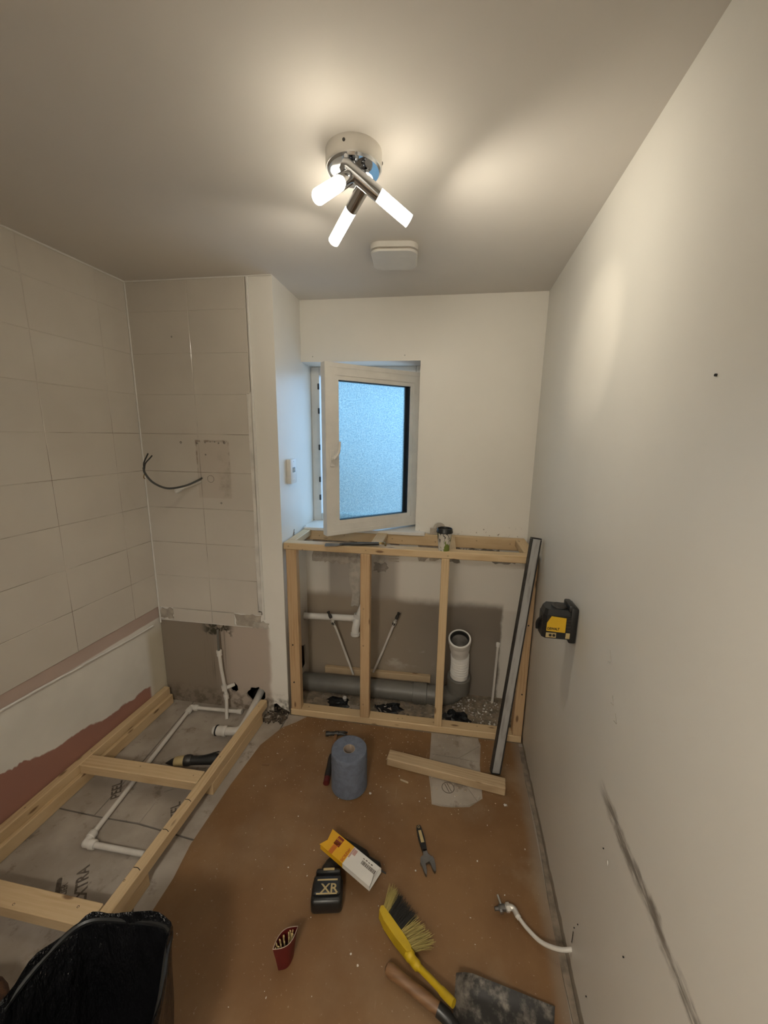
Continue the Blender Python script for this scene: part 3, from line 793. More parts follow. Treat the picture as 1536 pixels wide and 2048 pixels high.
for x, z in ((.83, 1.05), (.91, 1.035), (1.26, 1.052), (1.69, 1.048), (2.09, 1.05)): screw(fr_top, (x, CF, z), (0, -1, 0))
for x, y in ((.91, -.335), (1.45, -.345), (1.475, -.34), (1.90, -.33)): screw(pb, (x, y, .041), (0, 0, 1))
for s_, x, zs in ((s1, .835, (.22, .46)), (s2, 1.25, (.13, .50, .72)), (s3, 1.675, (.30, .52, .75)), (s4, RX - .02, (.3, .7))):
    for z in zs: screw(s_, (x, CF - .004 if s_ is s2 else CF - .001, z), (0, -1, 0), .004)
for x, z in ((.90, 1.03), (1.06, 1.04), (1.36, 1.035), (1.42, 1.025), (1.62, 1.03), (1.86, 1.05), (2.05, 1.04)): screw(fbk, (x, -.046, z), (0, -1, 0))

# ================================================================== shower-tray frame on the left
tf = thing('tray_frame', 'low ladder frame of doubled timbers along the left tiled wall', 'timber frame', (.33, -.95, 0))
def ly(y, o): return (lx(y) + o, y)
def rail(name, o, y0, y1, w, z0, z1, mat=None):
    a = V((*ly(y0, o), (z0 + z1) / 2)); b = V((*ly(y1, o), (z0 + z1) / 2))
    return timber(name, a, b, w, z1 - z0, tf, mat)
lu = rail('wall_rail', .020, -.392, -1.85, .038, .063, .110)
rail('lower_rail', .028, -.392, -1.85, .055, .001, .063)
ru = rail('outer_rail', .6605, -.405, -1.72, .040, .063, .110)
rail('lower_rail', .6585, -.462, -.932, .044, .001, .063)
rail('lower_rail', .6540, -1.300, -1.72, .044, .001, .063)
k1 = timber('cross_member', (lx(-.95) + .039, -.948, .0865), (.612, -.945, .0865), .065, .046, tf)
k2 = timber('cross_member', (lx(-1.47) + .039, -1.465, .0865), (.588, -1.472, .0865), .066, .046, tf)
for p in ((.655, -.465), (.636, -.83), (.603, -1.37)): screw(ru, (p[0], p[1], .110), (0, 0, 1))
for p in ((.575, -.945), (.30, -.94)): screw(k1, (*p, .1095), (0, 0, 1), .003)
for p in ((.515, -1.462), (.30, -1.49)): screw(k2, (*p, .1095), (0, 0, 1), .004)
screw(lu, (lx(-1.2) + .022, -1.2, .110), (0, 0, 1), .003); screw(lu, (lx(-.9) + .022, -.90, .110), (0, 0, 1), .003)
for y in (-1.06, -1.19, -1.33):
    xx = lx(y) + .6605
    MB().tube(smooth([(xx - .016, y + .002, .1103), (xx, y + .003, .1104), (xx + .014, y - .003, .1103)], 3), .0012, 5).build('pencil_mark', m_blackink, ru)

# ================================================================== pipework
def elbow(mb, c, a, b, r, ln):
    """compression elbow: two sockets and a knuckle"""
    c, a, b = V(c), V(a).normalized(), V(b).normalized()
    mb.ico(c, r * 1.05, 2)
    for d in (a, b):
        mb.lathe([(r, 0), (r, ln * .45), (r * 1.18, ln * .5), (r * 1.18, ln * .92), (r * 1.02, ln), (r * .5, ln)], c, d, 18)
PR = .0105
pz = .018
pa, pb_, pc, pdd, = V((.545, -1.222, pz)), V((.283, -1.222, pz)), V((.205, -.436, pz + .004)), V((.500, -.432, pz + .012))
lp = thing('pipe_loop', 'white plastic water pipe with two elbows on the floor inside the tray frame', 'pipe', (.24, -.83, 0))
p_ = MB().cyl(pa, pb_, PR, seg=14); p_.build('pipe', m_pipe, lp)
MB().cyl(pb_, pc, PR, seg=14).build('pipe', m_pipe, lp)
MB().cyl(pc, pdd, PR, seg=14).build('pipe', m_pipe, lp)
for c_, a_, b_ in ((pb_, pa - pb_, pc - pb_), (pc, pb_ - pc, pdd - pc)):
    e_ = MB(); elbow(e_, c_, a_, b_, .0150, .044); e_.build('elbow', m_pipe, lp)
MB().lathe([(PR, 0), (.014, .002), (.014, .018), (.0155, .019), (.0155, .030), (.011, .031), (0, .031)], pdd, (1, .02, .04), 16).build('end_fitting', m_pipe, lp)
rz = thing('riser_pipe', 'white plastic riser pipe with a tee in front of the bare chase plaster', 'pipe', (.432, -.415, 0))
ry = -.405
MB().tube([(.393, ry, .40), (.400, ry, .28), (.420, ry, .11), (.452, ry - .062, 0.0)], PR * .95, 14).build('pipe', m_pipe, rz)
MB().tube([(.392, ry + .005, .53), (.3925, ry, .40)], .0065, 10).build('pipe_tail', m_soil, rz)
for c_, d_, l_ in (((.3935, ry, .402), (.05, 0, -1), .035), ((.408, ry, .175), (.1, 0, -1), .034), ((.4165, ry, .118), (.14, -.02, -1), .034)):
    MB().lathe([(.008, 0), (.0145, .001), (.0155, .006), (.0155, l_ * .5), (.0135, l_ * .55), (.0150, l_ * .95), (.010, l_)], c_, d_, 18).build('coupler', m_pipe, rz)
MB().cyl((.410, ry, .150), (.445, ry + .05, .150), .0115, seg=14).build('tee_branch', m_pipe, rz)
wp = thing('shower_waste', 'fat white waste pipe coming out of the broken chase hole and turning left', 'pipe', (.56, -.55, 0))
wpath = smooth([(.592, -.30, .085), (.600, -.45, .058), (.606, -.56, .050), (.596, -.592, .049), (.565, -.602, .048), (.52, -.605, .047)], 6)
MB().tube(wpath, .0215, 18).build('pipe', m_pipe, wp)
MB().lathe([(.0215, 0), (.026, .001), (.0275, .006), (.0275, .018), (.025, .022), (.025, .050), (.0235, .052), (.0235, .058), (.021, .075), (.0185, .075), (.0185, .03), (0, .03)], (.535, -.605, .047), (-1, -.05, 0), 24).build('socket', m_pipe, wp)
MB().lathe([(.0235, .0535), (.0275, .054), (.0275, .060), (.0235, .0605)], (.535, -.605, .047), (-1, -.05, 0), 24).build('seal_ring', m_rubber, wp)

# cables and feed pipe from the old shower outlet
ca = thing('shower_cable', 'thick dark cable with two stripped cores sticking out of the tiled chase', 'cable', (.352, -.372, 1.41))
cp = smooth([(.352, -.36, 1.412), (.342, -.40, 1.398), (.303, -.455, 1.374), (.235, -.50, 1.365), (.185, -.535, 1.398), (.158, -.55, 1.445), (.155, -.552, 1.475)], 6)
MB().tube(cp, .0052, 10).build('sheath', m_greyc, ca)
MB().tube(smooth([(.155, -.551, 1.47), (.160, -.552, 1.50), (.178, -.55, 1.532), (.186, -.55, 1.545)], 5), .0034, 8).build('core', m_cable, ca)
MB().tube(smooth([(.157, -.551, 1.465), (.168, -.553, 1.495), (.196, -.55, 1.524), (.207, -.55, 1.535)], 5), .0034, 8).build('core', m_cable, ca)
MB().tube(smooth([(.158, -.551, 1.45), (.150, -.552, 1.425), (.156, -.551, 1.418)], 4), .0026, 8).build('earth_core', m_brass, ca)
fp = thing('feed_pipe', 'short white pipe end with a cap beneath the dark cable', 'pipe', (.352, -.372, 1.40))
MB().tube([(.352, -.355, 1.398), (.265, -.44, 1.352)], .0074, 12).build('pipe', m_pvc, fp)
MB().lathe([(.007, 0), (.0105, .001), (.0105, .014), (.012, .015), (.012, .030), (.009, .034), (.006, .034), (.006, .02), (0, .02)], (.268, -.437, 1.3535), V((-.087, -.085, -.046)), 18).build('end_cap', m_pvc, fp)

# soil pipe with flexible pan connector
sp_ = thing('soil_pipe', 'grey soil pipe running along the floor behind the stud frame', 'pipe', (1.25, -.115, 0))
spath = [V((CH - .02, -.112, .050)), V((1.55, -.115, .054))]
for k in range(9):
    a = k / 8 * PI / 2
    spath.append(V((1.69 + .105 * math.sin(a), -.115 - .012 * k / 8, .054 + .105 * (1 - math.cos(a)))))
spath.append(V((1.796, -.130, .20)))
MB().tube(spath, .0555, 32, True).build('pipe', m_soil, sp_)
MB().lathe([(.056, -.03), (.066, -.028), (.066, .05), (.069, .052), (.069, .075), (.066, .078), (.054, .078), (.054, .03), (0, .03)], (1.796, -.130, .145), (0, -.12, 1), 36).build('socket', m_soil, sp_)
MB().lathe([(.056, 0), (.064, .002), (.064, .085), (.056, .088)], (1.52, -.115, .054), (1, 0, 0), 32).build('coupling', m_soil, sp_)
pc_ = thing('pan_connector', 'white corrugated toilet pan connector pointing up from the grey soil pipe', 'pipe fitting', (1.797, -.138, .21))
cpts = smooth([(1.796, -.136, .205), (1.797, -.142, .27), (1.796, -.152, .34), (1.790, -.170, .41), (1.786, -.196, .470)], 48)
n_ = len(cpts); rad = []
for k in range(n_):
    u = k / (n_ - 1)
    if u < .16: r_ = .053
    elif u < .62: r_ = .0485 + .0065 * math.cos((u - .16) / .46 * 7 * 2 * PI)
    else: r_ = .049 + .010 * min(1, (u - .62) / .25)
    rad.append(r_)
MB().tube(cpts, rad, 36, False).build('flexible_body', m_pvc, pc_, ang=60)
tax = (cpts[-1] - cpts[-20]).normalized()
MB().lathe([(.058, -.004), (.060, 0), (.0645, .012), (.0650, .040), (.0625, .043), (.0555, .043), (.0555, .01)], cpts[-1], tax, 40).build('socket', m_pvc, pc_)
MB().lathe([(.0560, .036), (.0555, .040), (.050, .039), (.046, .026), (.047, .012)], cpts[-1], tax, 40).build('rubber_seal', m_rubber, pc_)
MB().lathe([(.0475, .03), (.0455, -.02), (.040, -.075), (0, -.075)], cpts[-1], tax, 32).build('inner_bore', m_gadh, pc_)

# white basin waste with down-turned elbow
bw = thing('basin_waste', 'white horizontal waste pipe with a down-turned elbow behind the stud frame', 'pipe', (.97, -.06, .49))
b0, b1 = V((CH - .03, -.058, .486)), V((1.145, -.075, .507))
MB().cyl(b0, b1, .0205, seg=20).build('pipe', m_pvc, bw)
eb = MB(); eb.tube(smooth([(1.125, -.075, .507), (1.148, -.085, .505), (1.150, -.105, .488), (1.146, -.115, .455), (1.146, -.118, .425)], 5), .0235, 20)
eb.build('elbow', m_pvc, bw)
MB().lathe([(.0235, 0), (.0285, .001), (.0285, .016), (.026, .019), (.021, .019), (.021, .004), (0, .004)], (1.146, -.118, .432), (0, -.05, -1), 24).build('collar', m_pvc, bw)
MB().tube([(1.150, -.080, .505), (1.185, -.07, .60), (1.22, -.06, .66)], .0195, 18).build('branch', m_pvc, bw)
MB().lathe([(.0235, 0), (.0275, .001), (.0275, .02), (.0235, .021)], (1.150, -.082, .515), (.35, .1, .95), 24).build('collar', m_pvc, bw)

def supply(name, lab, v0, v1, foot, bend):
    t = thing(name, lab, 'pipe', foot)
    v0, v1, foot = V(v0), V(v1), V(foot)
    d = (v1 - v0).normalized()
    MB().tube(smooth([v1, v1 + d * .05, bend, foot], 5), .0075, 12).build('pipe', m_pipe, t)
    MB().lathe([(.005, 0), (.009, .001), (.0105, .006), (.0105, .022), (.008, .026), (.008, .04), (.010, .042), (.010, .046), (0, .046)], v0 + d * .040, -d, 14).build('valve_inlet', m_dsteel, t)
    MB().lathe([(.006, 0), (.006, .03), (.011, .031), (.012, .036), (.012, .052), (.009, .056), (.0075, .066)], v0 + d * .030, d, 14).build('valve_body', m_satin, t)
    MB().lathe([(.0115, 0), (.0135, .002), (.0135, .016), (.0115, .018)], v0 + d * .066, d, 6).build('compression_nut', m_dsteel, t)
supply('supply_pipe', 'thin white supply pipe with a valve in front of the white waste pipe', (.970, -.105, .546), (1.004, -.100, .462), (1.118, -.055, .095), (1.075, -.06, .22))
supply('supply_pipe', 'thin white supply pipe leaning right with a brass valve, between the two middle studs', (1.412, -.075, .562), (1.380, -.070, .476), (1.250, -.045, .120), (1.30, -.05, .25))
cpip = thing('capped_pipe', 'thin white capped pipe stub by the right end of the stud frame', 'pipe', (2.02, -.06, 0))
MB().tube([(2.018, -.060, 0), (2.026, -.055, .392)], .0078, 12).build('pipe', m_pipe, cpip)
MB().lathe([(.0078, 0), (.0115, .001), (.0115, .012), (.0125, .013), (.0125, .024), (.009, .027), (0, .028)], (2.026, -.055, .388), (.02, 0, 1), 16).build('cap', m_pvc, cpip)
sv = thing('stub_pipe', 'tiny white pipe stub poking from the rubble under the soil pipe', 'pipe', (1.10, -.22, 0))
MB().tube([(1.10, -.20, 0), (1.10, -.215, .035)], .009, 12).build('pipe', m_pvc, sv)
MB().lathe([(.011, 0), (.0125, .002), (.0125, .014), (.007, .015), (0, .012)], (1.10, -.212, .026), (0, -.4, 1), 14).build('cap', m_satin, sv)
bt_ = timber('wall_batten', (.915, -.020, .092), (1.625, -.020, .098), .032, .045, None, m_pine_old)
tag(bt_, 'rough pale timber batten on the back wall just above the soil pipe', 'batten')
# isolating valve on a bent pipe by the right wall
iv = thing('isolator_pipe', 'bent white pipe ending in a chrome isolating valve beside the right wall', 'pipe', (2.0, -1.22, 0))
MB().tube(smooth([(rx(-1.30) + .01, -1.300, .085), (2.075, -1.298, .070), (2.03, -1.272, .042), (1.995, -1.235, .028), (1.968, -1.200, .024)], 7), .0065, 12).build('pipe', m_pipe, iv)
MB().lathe([(.0065, 0), (.0085, .001), (.0085, .014), (.007, .015)], (1.972, -1.205, .0245), (-.55, .75, 0), 14).build('sleeve', m_pvc, iv)
MB().tube(smooth([(1.967, -1.199, .024), (1.958, -1.180, .024), (1.944, -1.176, .024), (1.925, -1.181, .024)], 4), .0095, 14).build('elbow_body', m_satin, iv)
MB().lathe([(.009, 0), (.014, .002), (.014, .013), (.009, .015)], (1.944, -1.177, .024), (-1, -.2, 0), 6).build('nut', m_satin, iv)
MB().lathe([(.007, 0), (.011, .004), (.011, .022), (.006, .028), (.006, .040), (0, .040)], (1.930, -1.180, .024), (-1, -.25, 0), 16).build('valve_body', m_steel, iv)
MB().cyl((1.915, -1.176, .024), (1.905, -1.150, .032), .0045, seg=10).build('lever', m_chrome, iv)
MB().lathe([(.006, 0), (.008, .002), (.008, .014), (.005, .016), (0, .016)], (1.912, -1.186, .024), (.2, -1, .1), 14).build('outlet', m_chrome, iv)

# ================================================================== loose things on the rear frame
cu = thing('coffee_cup', 'printed paper coffee cup with a black lid on top of the stud frame', 'cup', (1.668, -.338, 1.069))
cmat = Matrix.Translation((1.668, -.338, 1.069))
MB().lathe([(0, .003), (.026, .003), (.0275, 0), (.0385, .098), (.0395, .100), (.0385, .102), (.037, .100), (.027, .006), (0, .006)], (0, 0, 0), (0, 0, 1), 36).build('cup_body', m_cup, cu, m=cmat)
MB().lathe([(.0395, .094), (.0420, .095), (.0425, .101), (.0405, .105), (.0395, .114), (.0375, .117), (.0355, .115), (.0345, .109), (0, .109)], (0, 0, 0), (0, 0, 1), 36).build('lid', m_black, cu, m=cmat)
wbk = thing('wooden_block', 'small tan block and rounded offcut on the back rail behind the coffee cup', 'wood block', (1.63, -.03, 1.069))
MB().box((1.585, -.034, 1.0692), (1.632, -.012, 1.108), .002).build('block', m_adh, wbk)
MB().lathe([(.020, 0), (.036, .001), (.036, .016), (.020, .017), (.020, 0)], (1.640, -.030, 1.1055), (0, 1, 0), 28).build('disc', m_plaster, wbk)
sc_ = thing('scraper_bar', 'long dark metal scraper lying along the front rail of the stud frame', 'hand tool', (1.2, -.36, 1.069))
sm_ = frame((1.045, -.388, 1.0755), (1.355 - 1.045, .062, 0.004), (0, 0, 1))
MB().prism([(-.002, -.030), (.055, -.027), (.085, -.009), (.085, .009), (.055, .027), (-.002, .030)], -.0012, .0012, sm_).build('blade', m_steel, sc_)
MB().tube([sm_ @ V(p) for p in ((.075, 0, .001), (.12, 0, .003), (.20, 0, .003), (.285, 0, .003))], [.007, .0065, .009, .0085], 12).build('shaft', m_black, sc_)
MB().tube([sm_ @ V(p) for p in smooth([(.12, .012, .002), (.20, .018, .002), (.27, .012, .003), (.31, .008, .003)], 4)], .0045, 8).build('second_shaft', m_dsteel, sc_)
MB().tube([sm_ @ V(p) for p in smooth([(.282, 0, .004), (.305, -.002, .008), (.318, -.014, .006), (.318, -.026, .0)], 4)], .0055, 10).build('hook', m_brass, sc_)

# ================================================================== laser level on the right wall
la = thing('laser_level', 'black and yellow laser level mounted on the right wall', 'laser level', (rx(-.97), -.97, 1.03))
xw = rx(-.97)
MB().box((xw - .024, -1.010, .962), (xw - .001, -.935, 1.090), .005, seg=2).build('bracket', m_black, la)
MB().box((xw - .032, -1.006, 1.072), (xw - .010, -.940, 1.098), .006, seg=2).build('bracket_clip', m_black, la)
bx0, bx1 = xw - .112, xw - .018
lo_ = [(bx0, -.955), (bx0 + .002, -.996), (bx0 + .012, -1.007), (bx1, -1.008), (bx1, -.925), (bx0 + .02, -.925)]
MB().prism(lo_, .975, 1.058).build('housing', m_black, la)
MB().prism([(p[0] * .97 + .03 * (bx0 + .05), p[1] * .94 - .06 * .966) for p in lo_], 1.058, 1.078, None, .84).build('top_cap', m_black, la)
MB().lathe([(.026, 0), (.026, .004), (.020, .006), (.018, .004), (0, .004)], (bx0 + .060, -.968, 1.078), (0, 0, 1), 24).build('knob', m_dsteel, la)
MB().tube(smooth([(bx0 + .012, -.985, 1.050), (bx0 + .004, -.975, 1.035), (bx0 - .004, -.96, 1.010), (bx0 - .003, -.958, .985)], 4), .007, 10).build('guard', m_black, la)
yface = -1.0075
def la_face(pts, y, th, mat, name): return MB().prism(pts, 0, th, frame((0, y, 0), (1, 0, 0), (0, -1, 0))).build(name, mat, la)
yp = la_face([(bx0 + .013, 1.003), (bx1 - .020, 1.000), (bx1 - .020, 1.053), (bx0 + .026, 1.057), (bx0 + .013, 1.032)], yface, .002, m_yellow, 'yellow_panel')
text('panel_lettering', 'DEWALT', .0125, frame((bx0 + .0155, yface - .0022, 1.008), (1, 0, 0), (0, -1, 0)), m_blackink, yp, .0004, sx=.78)
for k in range(4): la_face([(bx1 - .018, 1.006 + .012 * k), (bx1 - .004, 1.006 + .012 * k), (bx1 - .004, 1.013 + .012 * k), (bx1 - .018, 1.013 + .012 * k)], yface, .002, m_dsteel, 'grip_rib')
la_face([(bx1 - .017, .979), (bx1 - .004, .979), (bx1 - .004, .999), (bx1 - .017, .999)], yface, .0015, m_gold, 'warning_label')
bp_ = la_face([(bx0 + .013, .979), (bx0 + .046, .979), (bx0 + .046, .9965), (bx0 + .013, .9965)], yface, .0015, m_gold, 'button_plate')
for k in range(2): MB().lathe([(.0048, 0), (.0048, .001), (0, .0015)], (bx0 + .027 + .012 * k, yface - .0015, .988), (0, -1, 0), 14).build('button', m_blackink, bp_)

# ================================================================== spirit level leaning in the corner
lvl = thing('spirit_level', 'long scuffed aluminium spirit level leaning upright against the right wall', 'spirit level', (1.967, -.600, .004))
lb, lt = V((1.967, -.600, .018)), V((2.103, -.408, 1.172))
lm = frame(lb, lt - lb, V((.16, -1, .3))); LL = (lt - lb).length
MB().box((0, -.0185, -.014), (LL, .0185, .014), .0025).build('box_section', m_level, lvl, m=lm)
MB().box((.002, .0187, -.0145), (LL - .002, .0235, .0145), .0005).build('milled_edge', m_dsteel, lvl, m=lm)  # left edge: shade of the bar's shadow side put into the dark colour
MB().box((.002, -.0235, -.0145), (LL - .002, -.0187, .0145), .0005).build('milled_edge', m_dsteel, lvl, m=lm)
MB().box((LL - .0005, -.024, -.0150), (LL + .005, .024, .0150), .002).build('end_cap', m_black, lvl, m=lm)
MB().box((-.005, -.024, -.0150), (.0005, .024, .0150), .002).build('end_cap', m_black, lvl, m=lm)

# ================================================================== brown hardboard sheet and things on the floor
BZ = .003
sheet_pts = [(.91, CF - .005), (1.645, CF - .008), (1.643, -.53), (1.636, -.63), (1.652, -.73), (1.660, -.812), (1.70, -.816), (1.75, -.813), (1.83, -.798), (1.893, -.745), (1.896, -.64), (1.898, -.55), (1.914, -.42), (1.905, CF - .006), (2.12, CF - .006)]
sheet_pts += [(rx(y) - .022, y) for y in (-.6, -.9, -1.2, -1.6, -2.2, YR + .02)] + [(.76, YR + .02), (.735, -2.2), (.712, -1.6), (.702, -1.39), (.706, -1.27), (.692, -1.15), (.706, -.87), (.735, -.62), (.80, -.48), (.86, -.43)]
bs = MB().prism(sheet_pts, -0.002, BZ - .0005).build('hardboard_sheet', m_brown)
tag(bs, 'dusty brown hardboard sheet covering most of the floor', 'floor sheet')

# blue paper roll
pr = thing('paper_roll', 'blue paper towel roll standing on the brown floor', 'paper roll', (1.266, -.775, BZ))
prof = [(.026, .003), (.082, .001), (.0855, .006)]
for k in range(1, 14):
    prof.append((.0855 - .0022 * k / 13 + (.0012 if k in (9, 10, 11, 12) and k % 2 else 0), .006 + .192 * k / 13))
prof += [(.081, .2015), (.060, .2025), (.029, .2015), (.027, .199)]
MB().lathe(prof, (1.266, -.775, BZ), (0, 0, 1), 48).build('paper', m_blue, pr)
MB().lathe([(.0275, .1995), (.0255, .1995), (.0248, .19), (.0248, .01), (0, .01)], (1.266, -.775, BZ), (0, 0, 1), 32).build('core', m_core, pr)

# hammer
hm = thing('claw_hammer', 'claw hammer lying behind the blue paper roll', 'hammer', (1.14, -.63, BZ))
hz = BZ + .014
h0, h1 = V((1.158, -.800, hz)), V((1.122, -.492, hz + .004))
MB().tube([h0 + (h1 - h0) * t for t in (.09, .14, .30, .46, .52)], [.0135, .0155, .0140, .0150, .0125], 14).build('grip', m_rubber, hm)
MB().tube([h0 + (h1 - h0) * t for t in (.50, .7, .95)], [.0105, .0095, .0095], 12).build('shaft', m_handle_wood, hm)
MB().tube([h0, h0 + (h1 - h0) * .10], [.0145, .0145], 16).build('pommel', m_red, hm)
hmx = frame(h1, (1.0, .22, 0), (0, 0, 1))
hh = MB().lathe([(0, -.058), (.0125, -.058), (.0135, -.054), (.0135, -.044), (.0095, -.034), (.010, -.012), (.0125, -.006), (.0125, .012), (.009, .016), (0, .016)], hmx @ V((0, 0, 0)), hmx.to_3x3() @ V((1, 0, 0)), 18)
for s in (-1, 1):
    hh.tube([hmx @ V(p) for p in smooth([(.010, .004 * s, 0), (.030, .006 * s, .001), (.050, .010 * s, -.004), (.062, .012 * s, -.010)], 4)], [.0075] * 4 + [.0068] * 4 + [.005] * 4 + [.003], 10)
hh.build('head', m_dsteel, hm)

# timber offcut
oc = timber('timber_offcut', (1.431, -.608, BZ + .0225), (2.002, -.688, BZ + .0225), .062, .044, None, m_pine_old, bev=.004)
tag(oc, 'loose length of pale timber lying on the floor in front of the spirit level', 'timber')

# cordless drill under a carton
dr = thing('cordless_drill', 'black cordless drill lying on the floor under the yellow and white carton', 'drill', (1.31, -1.25, BZ))
dm = frame((1.303, -1.262, BZ), (.982, .19, 0), (0, 0, 1))       # local x right, y away from the camera
def dloc(p): return dm @ V(p)
bm_ = MB().box((-.055, -.030, .002), (.055, .052, .062), .014, dm, 3); batt = bm_.build('battery', m_black, dr)
MB().box((-.050, -.012, .058), (.050, .050, .074), .010, dm, 3).build('battery_top', m_black, dr)
lab_ = frame(dloc((-.034, -.006, .0745)), dm.to_3x3() @ V((1, 0, 0)), dm.to_3x3() @ V((0, -.10, 1)))
text('battery_lettering', 'XR', .040, frame(dloc((-.022, -.0095, .0748)), dm.to_3x3() @ V((1, 0, 0)), dm.to_3x3() @ V((0, 0, 1))), m_gold, batt, .0006, sx=1.15)
MB().box((-.036, .028, .0738), (.036, .033, .0752), .0003, dm).build('battery_stripe', m_gold, batt)
MB().box((-.036, -.0145, .0738), (.036, -.0105, .0748), .0003, dm).build('battery_stripe', m_gold, batt)
MB().box((-.046, .050, .020), (.046, .070, .078), .010, dm, 2).build('tool_foot', m_black, dr)
MB().tube(smooth([dloc((-.004, .060, .050)), dloc((.004, .095, .046)), V((1.322, -1.125, .043)), V((1.338, -1.105, .040))], 5), [.027] * 4 + [.0235] * 7 + [.026] * 5, 18).build('handle', m_rubber, dr)
ma, mb_ = V((1.292, -1.082, .038)), V((1.476, -1.143, .038))
def mot(t): return ma + (mb_ - ma) * t
MB().tube([mot(t) for t in (0, .05, .35, .62, .68)], [.020, .032, .0345, .033, .026], 20).build('motor_housing', m_black, dr)
MB().tube([mot(t) for t in (.66, .74, .94, .99)], [.022, .021, .021, .013], 20).build('chuck', m_black, dr)
MB().tube([mot(.98), mot(1.12)], .0032, 8).build('bit', m_dsteel, dr)
MB().box((-.018, .058, .078), (.022, .066, .0792), .0003, dm).build('gold_badge', m_gold, dr)

# carton: yellow half, white half, open ends
ct = thing('screw_carton', 'long yellow and white cardboard carton with open ends on top of the drill', 'carton', (1.35, -1.16, .09))
p00, p10, p01 = V((1.2395, -1.137, .100)), V((1.452, -1.243, .096)), V((1.264, -1.078, .101))
cxd, cyd = (p10 - p00), (p01 - p00)
CL_ = cxd.length; cx_ = cxd.normalized(); cn = cx_.cross(cyd).normalized(); cy_ = cn.cross(cx_)
cm = I4()
for i in range(3): cm[i][0], cm[i][1], cm[i][2], cm[i][3] = cx_[i], cy_[i], cn[i], p00[i]
CW, CD = .072, .020
def cart(x0, x1, mat, name, endl=None, endr=None):
    mb = MB(); t = .0008
    L0 = endl or [(x0, 0), (x0, CW)]; R0 = endr or [(x1, CW), (x1, 0)]
    mb.prism(list(L0[:1]) + list(R0[::-1]) + list(L0[:0:-1]), -t, 0, cm)
    mb.prism([(x0, 0), (x1, 0), (x1, CW), (x0, CW)], -CD, -CD + t, cm)
    mb.box((x0, 0, -CD), (x1, t, 0), 0, cm); mb.box((x0, CW - t, -CD), (x1, CW, 0), 0, cm)
    return mb.build(name, mat, ct)
cy = cart(0, CL_ * .47, m_yel_card, 'yellow_half', [(-.004, 0), (.010, CW * .42), (-.002, CW)])
cw = cart(CL_ * .47, CL_, m_white_card, 'white_half', None, [(CL_ - .002, CW), (CL_ - .012, CW * .55), (CL_ - .004, CW * .3), (CL_, 0)])
def cprint(x0, x1, y0, y1, mat, name, par): return MB().box((x0, y0, .0001), (x1, y1, .0006), 0, cm).build(name, mat, par)
cprint(CL_ * .17, CL_ * .245, .001, .046, m_orange, 'orange_band', cy)
cprint(CL_ * .155, CL_ * .27, .034, .068, m_dkred, 'red_panel', cy)
text('red_panel_lettering', 'SCREW', .0100, cm @ Matrix.Translation((CL_ * .16, .052, .0008)), m_yel_card, cy, .0002, sx=.75)
cprint(CL_ * .17, CL_ * .255, .040, .044, m_orange, 'print_line', cy)
text('carton_lettering', 'SCREW', .015, cm @ Matrix.Translation((CL_ * .455, .004, .0008)) @ Matrix.Rotation(PI / 2, 4, 'Z'), m_orange, cy, .0004, sx=1.05)
cprint(CL_ * .475, CL_ * .50, .030, .068, m_pinkp, 'pink_print', cw)
cprint(CL_ * .505, CL_ * .56, .046, .066, m_pinkp, 'pink_print', cw)
bc = MB(); r_ = random.Random(3); x = CL_ * .70
while x < CL_ * .965:
    w = r_.choice((.001, .0018, .003)); bc.box((x, .040, .0001), (x + w, .053, .0006), 0, cm); x += w + r_.choice((.0012, .002))
bc.build('barcode', m_ink, cw)
for k in range(4): cprint(CL_ * (.69 + .05 * k), CL_ * (.72 + .05 * k), .0585, .061 + .001 * (k % 2), m_ink, 'print_line', cw)

# adjustable wrench
aw = thing('adjustable_wrench', 'adjustable wrench with a black and gold handle on the brown floor', 'wrench', (1.63, -1.04, BZ))
am = frame((1.606, -.930, BZ + .008), V((1.650, -1.062, 0)) - V((1.606, -.930, 0)), (0, 0, 1))
AL = .139
MB().prism([(0, -.007), (.008, -.010), (.05, -.013), (.09, -.0105), (.105, -.0085), (.105, .0085), (.09, .0105), (.05, .013), (.008, .010), (0, .007)], -.006, .006, am).build('grip', m_black, aw)
MB().prism([(.022, -.0060), (.072, -.0068), (.072, .0068), (.022, .0060)], .006, .0066, am).build('grip_label', m_gold, aw)
MB().lathe([(.0035, 0), (.005, 0), (.005, .0008), (.0035, .0008)], am @ V((.008, 0, .006)), (0, 0, 1), 14).build('hanging_eye', m_gold, aw)
MB().prism([(.100, -.0075), (.118, -.010), (.126, -.024), (.142, -.029), (.158, -.025), (.184, -.0215), (.190, -.017), (.176, -.012), (.150, -.010), (.146, .004), (.140, .018), (.126, .018), (.118, .010), (.100, .0075)], -.006, .006, am).build('fixed_jaw', m_steel, aw)
MB().prism([(.128, .012), (.147, .006), (.152, .010), (.170, .012), (.184, .0165), (.181, .022), (.160, .027), (.140, .028), (.128, .024)], -.0055, .0055, am).build('moving_jaw', m_steel, aw)
MB().lathe([(.004, 0), (.006, .002), (.006, .014), (.004, .016), (0, .016)], am @ V((.131, -.010, 0)), am.to_3x3() @ V((0, 1, 0)), 12).build('knurl', m_dsteel, aw)

